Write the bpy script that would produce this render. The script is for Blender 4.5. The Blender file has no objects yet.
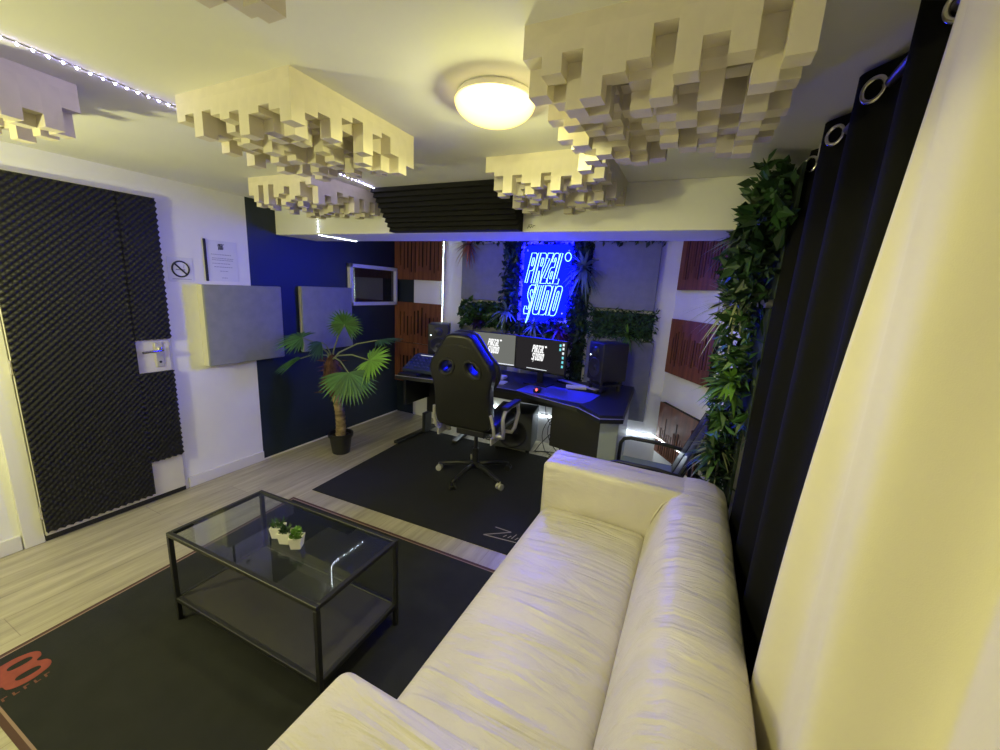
import bpy, bmesh, math, random
from mathutils import Vector, Matrix
PI = math.pi
S = bpy.context.scene
C = S.collection
# ------------------------------------------------------------------ camera, world, exposure
S.view_settings.view_transform = 'Standard'
S.view_settings.look = 'None'
S.view_settings.gamma = 1.0
S.view_settings.use_curve_mapping = False
S.view_settings.exposure = 0.0
cd = bpy.data.cameras.new('camera'); cam = bpy.data.objects.new('camera', cd); C.objects.link(cam)
cd.sensor_width = 36; cd.sensor_fit = 'HORIZONTAL'; cd.lens = 401.32/1000*36; cd.clip_start = 0.02
RX = Vector((0.90000311, 0.43263471, 0.05311877)); RY = Vector((0.13730889, -0.16573926, -0.97656375)); RZ = Vector((-0.41369151, 0.8862041, -0.20857044))
M = Matrix.Identity(4)
for i in range(3):
    M[i][0] = RX[i]; M[i][1] = -RY[i]; M[i][2] = -RZ[i]
M[2][3] = 1.6
cam.matrix_world = M
S.camera = cam
W = bpy.data.worlds.new('world'); S.world = W; W.use_nodes = True
W.node_tree.nodes['Background'].inputs[0].default_value = (0.5, 0.5, 0.7, 1)
W.node_tree.nodes['Background'].inputs[1].default_value = 0.02
LAMP_POWER = 4.0       # radiance of the lamps' warm glass
LAMP_W = 12.5          # watts of the ceiling lamp in the photo
LAMP2_W = 61.0        # watts of the floor lamp standing behind the viewpoint
WARM = (1.0, 0.985, 0.42)
DIODE = 300.0           # radiance of the cool LED strips
NEON = 66.0            # radiance of the neon sign's blue-glowing board
# ------------------------------------------------------------------ materials
def nd(nt, t, **kw):
    n = nt.nodes.new(t)
    for k, v in kw.items(): setattr(n, k, v)
    return n
def mat(name, col, rough=0.6, metal=0.0, emit=None, estr=0.0, spec=0.5, var=0.0, vscale=8.0, bump=0.0, bscale=40.0, sheen=0.0, island=0.0, col2=None, stretch=None, coat=0.0, detail=3.0):
    m = bpy.data.materials.new(name); m.use_nodes = True
    nt = m.node_tree; b = nt.nodes['Principled BSDF']
    b.inputs['Base Color'].default_value = (*col, 1)
    b.inputs['Roughness'].default_value = rough
    b.inputs['Metallic'].default_value = metal
    b.inputs['Specular IOR Level'].default_value = spec
    if coat: b.inputs['Coat Weight'].default_value = coat
    if sheen: b.inputs['Sheen Weight'].default_value = sheen
    if emit:
        b.inputs['Emission Color'].default_value = (*emit, 1); b.inputs['Emission Strength'].default_value = estr
    tc = nd(nt, 'ShaderNodeTexCoord'); vec = tc.outputs['Object']
    if stretch:
        mp = nd(nt, 'ShaderNodeMapping'); mp.inputs['Scale'].default_value = stretch
        nt.links.new(vec, mp.inputs['Vector']); vec = mp.outputs['Vector']
    src = None
    if var or col2:
        n = nd(nt, 'ShaderNodeTexNoise'); n.inputs['Scale'].default_value = vscale; n.inputs['Detail'].default_value = detail
        nt.links.new(vec, n.inputs['Vector'])
        r = nd(nt, 'ShaderNodeValToRGB'); r.color_ramp.elements[0].position = 0.3; r.color_ramp.elements[1].position = 0.7
        c2 = col2 or tuple(min(1, c*(1+var)) for c in col)
        r.color_ramp.elements[0].color = (*(tuple(c*(1-var) for c in col)), 1); r.color_ramp.elements[1].color = (*c2, 1)
        nt.links.new(n.outputs['Fac'], r.inputs['Fac']); src = r.outputs['Color']
    if island:
        g = nd(nt, 'ShaderNodeNewGeometry')
        hs = nd(nt, 'ShaderNodeHueSaturation'); mr = nd(nt, 'ShaderNodeMapRange')
        mr.inputs['To Min'].default_value = 1-island; mr.inputs['To Max'].default_value = 1+island
        nt.links.new(g.outputs['Random Per Island'], mr.inputs['Value'])
        nt.links.new(mr.outputs['Result'], hs.inputs['Value'])
        if src: nt.links.new(src, hs.inputs['Color'])
        else: hs.inputs['Color'].default_value = (*col, 1)
        src = hs.outputs['Color']
    if src: nt.links.new(src, b.inputs['Base Color'])
    if bump:
        n2 = nd(nt, 'ShaderNodeTexNoise'); n2.inputs['Scale'].default_value = bscale; n2.inputs['Detail'].default_value = 4
        nt.links.new(vec, n2.inputs['Vector'])
        bp = nd(nt, 'ShaderNodeBump'); bp.inputs['Strength'].default_value = bump; bp.inputs['Distance'].default_value = 0.01
        nt.links.new(n2.outputs['Fac'], bp.inputs['Height']); nt.links.new(bp.outputs['Normal'], b.inputs['Normal'])
    return m
def glow(name, col, st):
    m = bpy.data.materials.new(name); m.use_nodes = True; nt = m.node_tree
    nt.nodes.remove(nt.nodes['Principled BSDF'])
    e = nd(nt, 'ShaderNodeEmission'); e.inputs[0].default_value = (*col, 1); e.inputs[1].default_value = st
    nt.links.new(e.outputs[0], nt.nodes['Material Output'].inputs[0])
    return m
def glass_mat(name, tint, ior=1.5, gl=0.02):
    m = bpy.data.materials.new(name); m.use_nodes = True; nt = m.node_tree
    nt.nodes.remove(nt.nodes['Principled BSDF'])
    t = nd(nt, 'ShaderNodeBsdfTransparent'); t.inputs[0].default_value = (*tint, 1)
    g = nd(nt, 'ShaderNodeBsdfGlossy'); g.inputs['Roughness'].default_value = gl
    lw = nd(nt, 'ShaderNodeLayerWeight'); lw.inputs[0].default_value = 0.5
    pw = nd(nt, 'ShaderNodeMath', operation='POWER'); pw.inputs[1].default_value = 4.0; nt.links.new(lw.outputs['Facing'], pw.inputs[0])
    f = nd(nt, 'ShaderNodeMath', operation='MULTIPLY_ADD'); f.inputs[1].default_value = 0.9; f.inputs[2].default_value = (ior-1)**2/(ior+1)**2
    nt.links.new(pw.outputs[0], f.inputs[0])
    x = nd(nt, 'ShaderNodeMixShader')
    nt.links.new(f.outputs[0], x.inputs[0]); nt.links.new(t.outputs[0], x.inputs[1]); nt.links.new(g.outputs[0], x.inputs[2])
    nt.links.new(x.outputs[0], nt.nodes['Material Output'].inputs[0])
    return m
def floor_mat():
    m = bpy.data.materials.new('laminate_planks'); m.use_nodes = True; nt = m.node_tree; b = nt.nodes['Principled BSDF']
    tc = nd(nt, 'ShaderNodeTexCoord')
    mp = nd(nt, 'ShaderNodeMapping'); mp.inputs['Rotation'].default_value = (0, 0, PI/2)
    nt.links.new(tc.outputs['Object'], mp.inputs['Vector'])
    br = nd(nt, 'ShaderNodeTexBrick'); br.offset = 0.37
    br.inputs['Scale'].default_value = 1.0; br.inputs['Brick Width'].default_value = 1.25; br.inputs['Row Height'].default_value = 0.19
    br.inputs['Mortar Size'].default_value = 0.0018; br.inputs['Mortar Smooth'].default_value = 0.3
    br.inputs['Color1'].default_value = (0.405, 0.365, 0.26, 1); br.inputs['Color2'].default_value = (0.345, 0.308, 0.222, 1); br.inputs['Mortar'].default_value = (0.24, 0.2, 0.15, 1)
    nt.links.new(mp.outputs[0], br.inputs['Vector'])
    m2 = nd(nt, 'ShaderNodeMapping'); m2.inputs['Scale'].default_value = (9, 0.8, 1)
    nt.links.new(tc.outputs['Object'], m2.inputs['Vector'])
    n = nd(nt, 'ShaderNodeTexNoise'); n.inputs['Scale'].default_value = 2.2; n.inputs['Detail'].default_value = 6; n.inputs['Roughness'].default_value = 0.65
    nt.links.new(m2.outputs[0], n.inputs['Vector'])
    r = nd(nt, 'ShaderNodeMapRange'); r.inputs['From Min'].default_value = 0.3; r.inputs['From Max'].default_value = 0.7; r.inputs['To Min'].default_value = 0.72; r.inputs['To Max'].default_value = 1.3
    nt.links.new(n.outputs['Fac'], r.inputs['Value'])
    hs = nd(nt, 'ShaderNodeHueSaturation')
    nt.links.new(br.outputs['Color'], hs.inputs['Color']); nt.links.new(r.outputs[0], hs.inputs['Value'])
    nt.links.new(hs.outputs[0], b.inputs['Base Color']); b.inputs['Roughness'].default_value = 0.42
    return m
M_WHITE = mat('white_paint', (0.82, 0.81, 0.80), 0.7, var=0.03, vscale=3, bump=0.05, bscale=120)
M_CEIL = mat('ceiling_paint', (0.78, 0.77, 0.72), 0.8, var=0.03, vscale=2)
M_NAVY = mat('navy_paint', (0.007, 0.016, 0.03), 0.5, var=0.06, vscale=3, bump=0.05, bscale=120)
M_FLOOR = floor_mat()
M_TRIM = mat('white_gloss_trim', (0.72, 0.7, 0.66), 0.4)
M_DOOR = mat('white_door_paint', (0.66, 0.63, 0.58), 0.5, var=0.04, vscale=5)
M_FOAM = mat('black_egg_crate_foam', (0.011, 0.011, 0.011), 0.5, spec=0.4)
M_TRAP = mat('charcoal_wedge_foam', (0.014, 0.014, 0.014), 0.9, spec=0.2, bump=0.2, bscale=300)
M_GREY = mat('grey_felt_fabric', (0.235, 0.245, 0.265), 0.9, var=0.08, vscale=14, bump=0.15, bscale=260, sheen=0.2)
M_CREAMEDGE = mat('cream_felt_edge', (0.62, 0.6, 0.5), 0.85)
M_BOARD = mat('cream_polystyrene', (0.7, 0.64, 0.5), 0.8, var=0.04, vscale=20)
M_BLOCK = mat('cream_polystyrene_blocks', (0.7, 0.64, 0.5), 0.8, var=0.05, vscale=15)
M_WOOD = mat('red_brown_wood', (0.15, 0.044, 0.018), 0.5, col2=(0.25, 0.082, 0.03), var=0.25, vscale=3, stretch=(9, 9, 0.8))
M_WOODB = mat('dark_wood_backing', (0.01, 0.005, 0.004), 0.9)
M_BLACK = mat('black_metal', (0.012, 0.012, 0.013), 0.45)
M_BLKPL = mat('black_plastic', (0.015, 0.015, 0.017), 0.4)
M_DESK = mat('dark_blue_black_laminate', (0.022, 0.024, 0.03), 0.38, spec=0.5)
M_DESKGR = mat('grey_desk_panel', (0.34, 0.38, 0.4), 0.5)
M_EDGE = mat('pale_edge_band', (0.6, 0.6, 0.62), 0.3, metal=0.6)
M_LEATH = mat('black_leatherette', (0.009, 0.0095, 0.0095), 0.36, spec=0.55, bump=0.1, bscale=90, var=0.1)
M_LEATH2 = mat('matt_black_leatherette_edge', (0.013, 0.013, 0.014), 0.6)
M_CHROME = mat('brushed_silver', (0.7, 0.68, 0.64), 0.35, metal=0.45)
M_STEEL = mat('nickel', (0.7, 0.68, 0.62), 0.22, metal=1.0)
M_SOFA = None
M_RUG = mat('dark_grey_rug_pile', (0.0105, 0.0115, 0.0108), 0.95, var=0.22, vscale=9, bump=0.4, bscale=700)
M_RUG2 = mat('black_rug_pile', (0.008, 0.0085, 0.0095), 0.95, var=0.15, vscale=9, bump=0.4, bscale=700)
M_RUGED = mat('brown_rug_binding', (0.07, 0.03, 0.024), 0.85)
M_RUGPK = mat('pink_rug_stitch', (0.26, 0.17, 0.14), 0.9)
M_RED = mat('faded_red_print', (0.24, 0.05, 0.038), 0.95, var=0.12, vscale=30)
M_SCRIPT = mat('beige_print', (0.33, 0.29, 0.23), 0.9)
M_GLASS = glass_mat('clear_table_glass', (0.82, 0.86, 0.85), 1.5, 0.01)
M_SHELF = mat('black_brown_shelf', (0.03, 0.027, 0.025), 0.6, var=0.08)
M_PANE = mat('dark_window_glass', (0.01, 0.011, 0.014), 0.04, spec=0.9)
M_FRAME = mat('pale_window_frame', (0.62, 0.62, 0.68), 0.45)
M_POT = mat('black_plant_pot', (0.012, 0.012, 0.012), 0.45)
M_SOIL = mat('dark_soil', (0.03, 0.02, 0.012), 1.0, bump=0.6, bscale=90)
M_TRUNK = mat('tan_trunk_bark', (0.2, 0.13, 0.06), 0.9, col2=(0.42, 0.31, 0.16), var=0.4, vscale=14, stretch=(1, 1, 2.5), bump=0.5, bscale=50)
M_FIBRE = mat('brown_trunk_fibre', (0.09, 0.04, 0.025), 0.95, var=0.4, vscale=25, bump=0.5, bscale=80)
M_FROND = mat('mid_green_fan_leaf', (0.05, 0.14, 0.035), 0.5, island=0.35)
M_FRONDL = mat('bright_green_fan_leaf', (0.16, 0.34, 0.05), 0.5, island=0.3)
M_STALK = mat('leaf_stalk', (0.2, 0.24, 0.1), 0.5)
M_WPOT = mat('white_glazed_pot', (0.78, 0.76, 0.68), 0.35)
M_LEAFD = mat('dark_green_leaf', (0.018, 0.05, 0.018), 0.5, island=0.6)
M_LEAFM = mat('mid_green_leaf', (0.03, 0.085, 0.022), 0.5, island=0.6)
M_LEAFB = mat('bright_green_leaf', (0.11, 0.24, 0.035), 0.5, island=0.4)
M_LEAFS = mat('silver_green_leaf', (0.2, 0.28, 0.24), 0.5, island=0.3)
M_LEAFO = mat('orange_brown_leaf', (0.5, 0.17, 0.05), 0.5, island=0.4)
M_LEAFP = mat('plum_leaf', (0.16, 0.03, 0.1), 0.5, island=0.4)
M_LEAFV = mat('dark_violet_leaf', (0.03, 0.015, 0.06), 0.5, island=0.4)
M_LEAFY = mat('pale_variegated_grass', (0.35, 0.38, 0.22), 0.5, island=0.4)
M_STEM = mat('plant_backing_mat', (0.02, 0.035, 0.02), 0.9)
M_DRAPE = mat('black_curtain_cloth', (0.0045, 0.0045, 0.005), 0.9, sheen=0.0, spec=0.15, bump=0.1, bscale=400)
M_CREAM = mat('cream_curtain_cloth', (0.7, 0.64, 0.47), 0.85, bump=0.06, bscale=500, var=0.03, vscale=4)
M_ROD = mat('dark_curtain_rod', (0.1, 0.09, 0.12), 0.3, metal=0.8)
M_TAPE = mat('clear_led_tape', (0.5, 0.48, 0.4), 0.4)
M_DIODE = glow('cool_white_diode', (0.78, 0.9, 1.0), DIODE)
M_DIODEV = glow('violet_white_diode', (0.5, 0.46, 1.0), DIODE*0.5)
M_DIODEW = glow('white_diode', (0.78, 0.95, 1.0), DIODE*0.4)
M_DIODEB = glow('dim_white_diode', (0.8, 0.9, 1.0), DIODE*0.25)
M_NEON = glow('blue_neon_tube', (0.3, 0.72, 1.0), 3.2)
M_NEONB = glow('blue_glowing_acrylic', (0.0001, 0.0003, 1.0), NEON)
M_SCREEN = glow('dark_lit_screen', (0.022, 0.02, 0.022), 1.0)
M_SCREEN2 = glow('grey_lit_screen', (0.16, 0.165, 0.15), 1.0)
M_WHITEL = glow('white_screen_print', (1, 1, 1), 1.2)
M_ICON = glow('teal_screen_icon', (0.2, 0.75, 0.85), 1.0)
M_ICON2 = glow('white_screen_icon', (0.85, 0.9, 0.95), 1.0)
M_REDL = glow('red_mouse_light', (1, 0.1, 0.05), 6)
M_DOTL = glow('white_status_light', (0.8, 0.9, 1), 5)
M_PAPER = mat('white_paper', (0.72, 0.72, 0.76), 0.6)
M_INK = mat('black_ink', (0.015, 0.015, 0.02), 0.6)
M_GREYINK = mat('faint_grey_print', (0.3, 0.3, 0.38), 0.7)
M_SPKR = mat('black_speaker_vinyl', (0.014, 0.014, 0.016), 0.5)
M_CONE = mat('dark_speaker_cone', (0.03, 0.03, 0.034), 0.35)
M_SUB = mat('dark_grey_cabinet_vinyl', (0.085, 0.09, 0.095), 0.6)
M_MIX = mat('blue_grey_console', (0.05, 0.07, 0.11), 0.4)
M_KNOB = mat('pale_knob', (0.12, 0.14, 0.2), 0.4)
M_WKEY = mat('white_keys', (0.7, 0.7, 0.74), 0.3)
M_SEAT = mat('blue_grey_seat_cloth', (0.24, 0.3, 0.34), 0.85)
M_MATROLL = mat('mottled_brown_cloth', (0.16, 0.12, 0.08), 0.9, col2=(0.5, 0.46, 0.38), var=0.4, vscale=30)
def sofa_mat():
    m = mat('cream_leather', (0.6, 0.55, 0.5), 0.42, spec=0.45, var=0.06, vscale=6)
    nt = m.node_tree; b = nt.nodes['Principled BSDF']
    tc = nd(nt, 'ShaderNodeTexCoord')
    mp = nd(nt, 'ShaderNodeMapping'); mp.inputs['Scale'].default_value = (1.6, 9, 2.5); mp.inputs['Rotation'].default_value = (0, 0, 0.25)
    nt.links.new(tc.outputs['Object'], mp.inputs['Vector'])
    n = nd(nt, 'ShaderNodeTexNoise'); n.inputs['Scale'].default_value = 1.5; n.inputs['Detail'].default_value = 4; n.inputs['Distortion'].default_value = 1.2
    nt.links.new(mp.outputs[0], n.inputs['Vector'])
    n2 = nd(nt, 'ShaderNodeTexNoise'); n2.inputs['Scale'].default_value = 160; nt.links.new(tc.outputs['Object'], n2.inputs['Vector'])
    ad = nd(nt, 'ShaderNodeMath', operation='MULTIPLY_ADD'); ad.inputs[1].default_value = 0.04
    nt.links.new(n2.outputs['Fac'], ad.inputs[0]); nt.links.new(n.outputs['Fac'], ad.inputs[2])
    bp = nd(nt, 'ShaderNodeBump'); bp.inputs['Strength'].default_value = 0.75; bp.inputs['Distance'].default_value = 0.03
    nt.links.new(ad.outputs[0], bp.inputs['Height']); nt.links.new(bp.outputs[0], b.inputs['Normal'])
    return m
M_SOFA = sofa_mat()
def lamp_mat():
    m = bpy.data.materials.new('lit_lamp_glass'); m.use_nodes = True; nt = m.node_tree
    nt.nodes.remove(nt.nodes['Principled BSDF'])
    lw = nd(nt, 'ShaderNodeLayerWeight'); lw.inputs[0].default_value = 0.35
    r = nd(nt, 'ShaderNodeValToRGB')
    r.color_ramp.elements[0].position = 0.0; r.color_ramp.elements[0].color = (1, 0.80, 0.36, 1)
    r.color_ramp.elements[1].position = 0.95; r.color_ramp.elements[1].color = (0.4, 0.27, 0.06, 1)
    nt.links.new(lw.outputs['Facing'], r.inputs[0])
    e = nd(nt, 'ShaderNodeEmission'); e.inputs[1].default_value = LAMP_POWER
    nt.links.new(r.outputs[0], e.inputs[0]); nt.links.new(e.outputs[0], nt.nodes['Material Output'].inputs[0])
    return m
M_LAMP = lamp_mat()
# ------------------------------------------------------------------ mesh helpers
def bm_new(): return bmesh.new()
def box(bm, x0, y0, z0, x1, y1, z1, bev=0.0, seg=2, mx=None):
    t = bmesh.new(); bmesh.ops.create_cube(t, size=1)
    for v in t.verts:
        v.co = Vector(((x0+x1)/2+v.co.x*(x1-x0), (y0+y1)/2+v.co.y*(y1-y0), (z0+z1)/2+v.co.z*(z1-z0)))
    if bev: bmesh.ops.bevel(t, geom=list(t.edges), offset=bev, segments=seg, profile=0.5, affect='EDGES')
    merge(bm, t, mx); return bm
def merge(bm, t, mx=None):
    if mx is not None: bmesh.ops.transform(t, matrix=mx, verts=t.verts)
    vm = {v: bm.verts.new(v.co) for v in t.verts}
    for f in t.faces:
        try: bm.faces.new([vm[v] for v in f.verts])
        except ValueError: pass
    t.free()
def tube(bm, pts, r, closed=False, seg=8, cap=True):
    pts = [Vector(p) for p in pts]; n = len(pts); rings = []
    rr = r if isinstance(r, (list, tuple)) else [r]*n
    prev = None
    for i, p in enumerate(pts):
        a = pts[(i-1) % n] if (i > 0 or closed) else p
        b = pts[(i+1) % n] if (i < n-1 or closed) else p
        d = (b-a).normalized()
        if prev is None: u = d.orthogonal().normalized()
        else:
            u = prev - d*prev.dot(d)
            u = u.normalized() if u.length > 1e-6 else d.orthogonal().normalized()
        prev = u; w = d.cross(u)
        rings.append([bm.verts.new(p+(u*math.cos(2*PI*k/seg)+w*math.sin(2*PI*k/seg))*rr[i]) for k in range(seg)])
    for i in range(n if closed else n-1):
        A, B = rings[i], rings[(i+1) % n]
        for k in range(seg): bm.faces.new((A[k], A[(k+1) % seg], B[(k+1) % seg], B[k]))
    if cap and not closed:
        bm.faces.new(rings[0][::-1]); bm.faces.new(rings[-1])
    return bm
def lathe(bm, prof, c=(0, 0, 0), seg=24, mx=None, cap=True):
    t = bmesh.new(); rings = []
    for r, z in prof: rings.append([t.verts.new((c[0]+r*math.cos(2*PI*k/seg), c[1]+r*math.sin(2*PI*k/seg), c[2]+z)) for k in range(seg)])
    for A, B in zip(rings, rings[1:]):
        for k in range(seg): t.faces.new((A[k], A[(k+1) % seg], B[(k+1) % seg], B[k]))
    if cap:
        t.faces.new(rings[0][::-1]); t.faces.new(rings[-1])
    merge(bm, t, mx); return bm
def prism(bm, poly, z0, z1, bev=0.0, mx=None):
    t = bmesh.new()
    A = [t.verts.new((x, y, z0)) for x, y in poly]; B = [t.verts.new((x, y, z1)) for x, y in poly]
    t.faces.new(A[::-1]); t.faces.new(B); n = len(poly)
    for i in range(n): t.faces.new((A[i], A[(i+1) % n], B[(i+1) % n], B[i]))
    bmesh.ops.recalc_face_normals(t, faces=t.faces)
    if bev: bmesh.ops.bevel(t, geom=list(t.edges), offset=bev, segments=2, affect='EDGES')
    merge(bm, t, mx); return bm
def gridsurf(bm, fn, nu, nv):
    vs = [[bm.verts.new(fn(i/nu, j/nv)) for j in range(nv+1)] for i in range(nu+1)]
    for i in range(nu):
        for j in range(nv): bm.faces.new((vs[i][j], vs[i+1][j], vs[i+1][j+1], vs[i][j+1]))
    return bm
def obj(name, bm, m, parent=None, loc=(0, 0, 0), rot=None, smooth=False, label=None, recalc=True):
    if isinstance(bm, bmesh.types.BMesh):
        if recalc: bmesh.ops.recalc_face_normals(bm, faces=bm.faces)
        me = bpy.data.meshes.new(name); bm.to_mesh(me); bm.free()
        if smooth:
            for p in me.polygons: p.use_smooth = True
    else: me = bm
    if m is not None:
        me.materials.clear()
        for q in (m if isinstance(m, (list, tuple)) else [m]): me.materials.append(q)
    o = bpy.data.objects.new(name, me); C.objects.link(o)
    o.location = loc
    if rot: o.rotation_euler = rot
    if parent: o.parent = parent
    if label: o['label'] = label
    return o
def autosmooth(o, ang=40):
    me = o.data
    for p in me.polygons: p.use_smooth = True
    me.set_sharp_from_angle(angle=math.radians(ang))
    return o
def tag(o, label, cat, group=None, kind=None):
    o['label'] = label; o['category'] = cat
    if group: o['group'] = group
    if kind: o['kind'] = kind
    return o
def thing(name, label, cat, loc=(0, 0, 0), rz=0.0, group=None):
    o = bpy.data.objects.new(name, None); C.objects.link(o); o.empty_display_size = 0.05
    o.location = loc; o.rotation_euler = (0, 0, rz)
    return tag(o, label, cat, group)
def struct(name, bm, m, parent=None, **k):
    o = obj(name, bm, m, parent, **k)
    if parent is None: o['kind'] = 'structure'
    return o
VERT = (PI/2, 0, 0)          # lays a drawing made in XY upright, facing -Y
GLY = {
 'P': (1.0, [[(0, 0), (0, 1), (.7, 1), (.93, .95), (1, .84), (1, .56), (.92, .46), (.7, .41), (.38, .41), (.38, 0)], [(.38, .57), (.38, .84), (.6, .84), (.66, .8), (.66, .62), (.6, .57)]]),
 'I': (.42, [[(0, 0), (0, 1), (1, 1), (1, 0)]]),
 'R': (1.05, [[(0, 0), (0, 1), (.7, 1), (.93, .95), (1, .84), (1, .62), (.84, .48), (1, 0), (.64, 0), (.46, .41), (.37, .41), (.37, 0)], [(.37, .57), (.37, .84), (.6, .84), (.65, .8), (.65, .62), (.6, .57)]]),
 'Z': (.95, [[(0, 0), (0, .18), (.56, .83), (.06, .83), (.06, 1), (1, 1), (1, .84), (.44, .17), (1, .17), (1, 0)]]),
 'A': (1.0, [[(.2, 0), (.05, .05), (0, .14), (0, .4), (.08, .5), (.25, .54), (.62, .54), (.62, .8), (.56, .85), (.4, .85), (.36, .72), (.04, .72), (.06, .88), (.16, .97), (.32, 1), (.72, 1), (.93, .95), (1, .84), (1, 0), (.64, 0), (.6, .05), (.5, 0)], [(.37, .16), (.34, .2), (.34, .36), (.4, .4), (.62, .4), (.62, .16)]]),
 'L': (.85, [[(0, 0), (0, 1), (.44, 1), (.44, .17), (1, .17), (1, 0)]]),
 'S': (1.0, [[(0, .26), (.33, .26), (.36, .16), (.6, .16), (.66, .22), (.66, .36), (.12, .58), (0, .7), (0, .86), (.08, .96), (.25, 1), (.76, 1), (.94, .95), (1, .86), (1, .74), (.68, .74), (.64, .84), (.4, .84), (.34, .78), (.36, .7), (.9, .47), (1, .36), (1, .13), (.92, .04), (.76, 0), (.22, 0), (.06, .05), (0, .13)]]),
 'U': (1.0, [[(0, 1), (.36, 1), (.36, .2), (.42, .16), (.58, .16), (.64, .2), (.64, 1), (1, 1), (1, .13), (.92, .04), (.76, 0), (.24, 0), (.08, .04), (0, .13)]]),
 'D': (1.0, [[(0, 0), (0, 1), (.72, 1), (.93, .95), (1, .86), (1, .14), (.93, .05), (.72, 0)], [(.36, .17), (.36, .83), (.58, .83), (.64, .78), (.64, .22), (.58, .17)]]),
 'O': (1.0, [[(.24, 0), (.07, .05), (0, .14), (0, .86), (.07, .95), (.24, 1), (.76, 1), (.93, .95), (1, .86), (1, .14), (.93, .05), (.76, 0)], [(.36, .22), (.36, .78), (.42, .83), (.58, .83), (.64, .78), (.64, .22), (.58, .17), (.42, .17)]])}
def logo_loops(x0, x1, z0, z1, gap=0.12, shear=0.2):
    """Outlines of the two-line studio logo inside a box; returns closed polylines (x, z)."""
    h = (z1-z0)*0.44; out = []
    for row, (word, zz) in enumerate((('PIRZAL', z1-h), ('S/UDIO', z0+(z1-z0)*0.09))):
        tot = sum(GLY[c][0] if c != '/' else 0.3 for c in word)+gap*(len(word)-1)
        W_ = (x1-x0)*(0.84)-shear*h*0.6; k = W_/tot; x = x0
        for c in word:
            if c == '/':
                out.append([(x-k*0.55, zz-h*0.33), (x+k*0.72, zz+h*1.05), (x+k*0.98, zz+h*1.05), (x-k*0.25, zz-h*0.2)])
                x += k*(0.3+gap); continue
            for lp in GLY[c][1]: out.append([(x+p[0]*k*GLY[c][0]+shear*h*p[1], zz+p[1]*h) for p in lp])
            x += k*(GLY[c][0]+gap)
    cx, cz, rx, rz = x1-(x1-x0)*0.055, z1-(z1-z0)*0.05, (x1-x0)*0.065, (z1-z0)*0.06
    out.append([(cx+rx*math.cos(2*PI*k/18), cz+rz*math.sin(2*PI*k/18)) for k in range(18)])
    return out
def logo_fill(x0, x1, z0, z1):
    cu = bpy.data.curves.new('logo', 'CURVE'); cu.dimensions = '2D'; cu.fill_mode = 'BOTH'; cu.extrude = 0.0004
    for lp in logo_loops(x0, x1, z0, z1, 0.2):
        s_ = cu.splines.new('POLY'); s_.points.add(len(lp)-1); s_.use_cyclic_u = True
        for q_, p_ in zip(s_.points, lp): q_.co = (p_[0], p_[1], 0, 1)
    o = bpy.data.objects.new('logo', cu); C.objects.link(o)
    dg = bpy.context.evaluated_depsgraph_get(); dg.update(); me = bpy.data.meshes.new_from_object(o.evaluated_get(dg))
    bpy.data.objects.remove(o); return me
# ------------------------------------------------------------------ SETTING
XL, XR, YB, YF, ZC = -3.28, 0.42, 3.95, -2.2, 2.2
struct('floor', box(bm_new(), XL-0.1, YF-0.1, -0.1, XR+0.1, YB+0.1, 0), M_FLOOR)
struct('ceiling', box(bm_new(), XL-0.1, YF-0.1, ZC, XR+0.1, YB+0.1, ZC+0.1), M_CEIL)
def wall_left():
    o = struct('wall_left', box(bm_new(), XL-0.1, YF-0.1, 0, XL, 2.14, ZC), M_WHITE)
    p = struct('wall_left_navy', box(bm_new(), XL-0.1, 2.14, 0, XL, YB+0.1, ZC), M_NAVY)
wall_left()
struct('wall_back', box(bm_new(), -3.03, YB, 0, XR+0.1, YB+0.1, ZC), M_WHITE)
struct('wall_back_navy', box(bm_new(), XL, YB, 0, -3.03, YB+0.1, ZC), M_NAVY)
struct('wall_right', box(bm_new(), XR, YF-0.1, 0, XR+0.1, YB, ZC), M_WHITE)
struct('wall_front', box(bm_new(), XL, YF-0.1, 0, XR, YF, ZC), M_WHITE)
P0 = Vector((-0.165, YB, 0)); P1 = Vector((0.42, 3.05, 0)); DD = (P1-P0).normalized(); DN = Vector((-DD.y, DD.x, 0))  # slanted corner wall
if DN.x > 0: DN = -DN
struct('wall_corner', prism(bm_new(), [(P0.x, P0.y), (P1.x, P1.y), (XR, YB)], 0, ZC), M_WHITE)
struct('wall_pillar', box(bm_new(), 0.312, 2.37, 0, XR, 2.95, ZC), M_WHITE)
struct('trim_1', box(bm_new(), XL, 2.39, 1.95, XR, 2.81, ZC, 0.004), M_CEIL)      # the dropped beam
struct('baseboard_left', box(bm_new(), XL, 1.545, 0, XL+0.014, 2.14, 0.085, 0.004), M_TRIM)
struct('baseboard_navy', box(bm_new(), XL, 2.14, 0, XL+0.008, 3.94, 0.012), M_TRIM)
struct('baseboard_entry', box(bm_new(), XL, -1.25, 0, XL+0.016, 0.69, 0.09, 0.004), M_TRIM)
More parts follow.
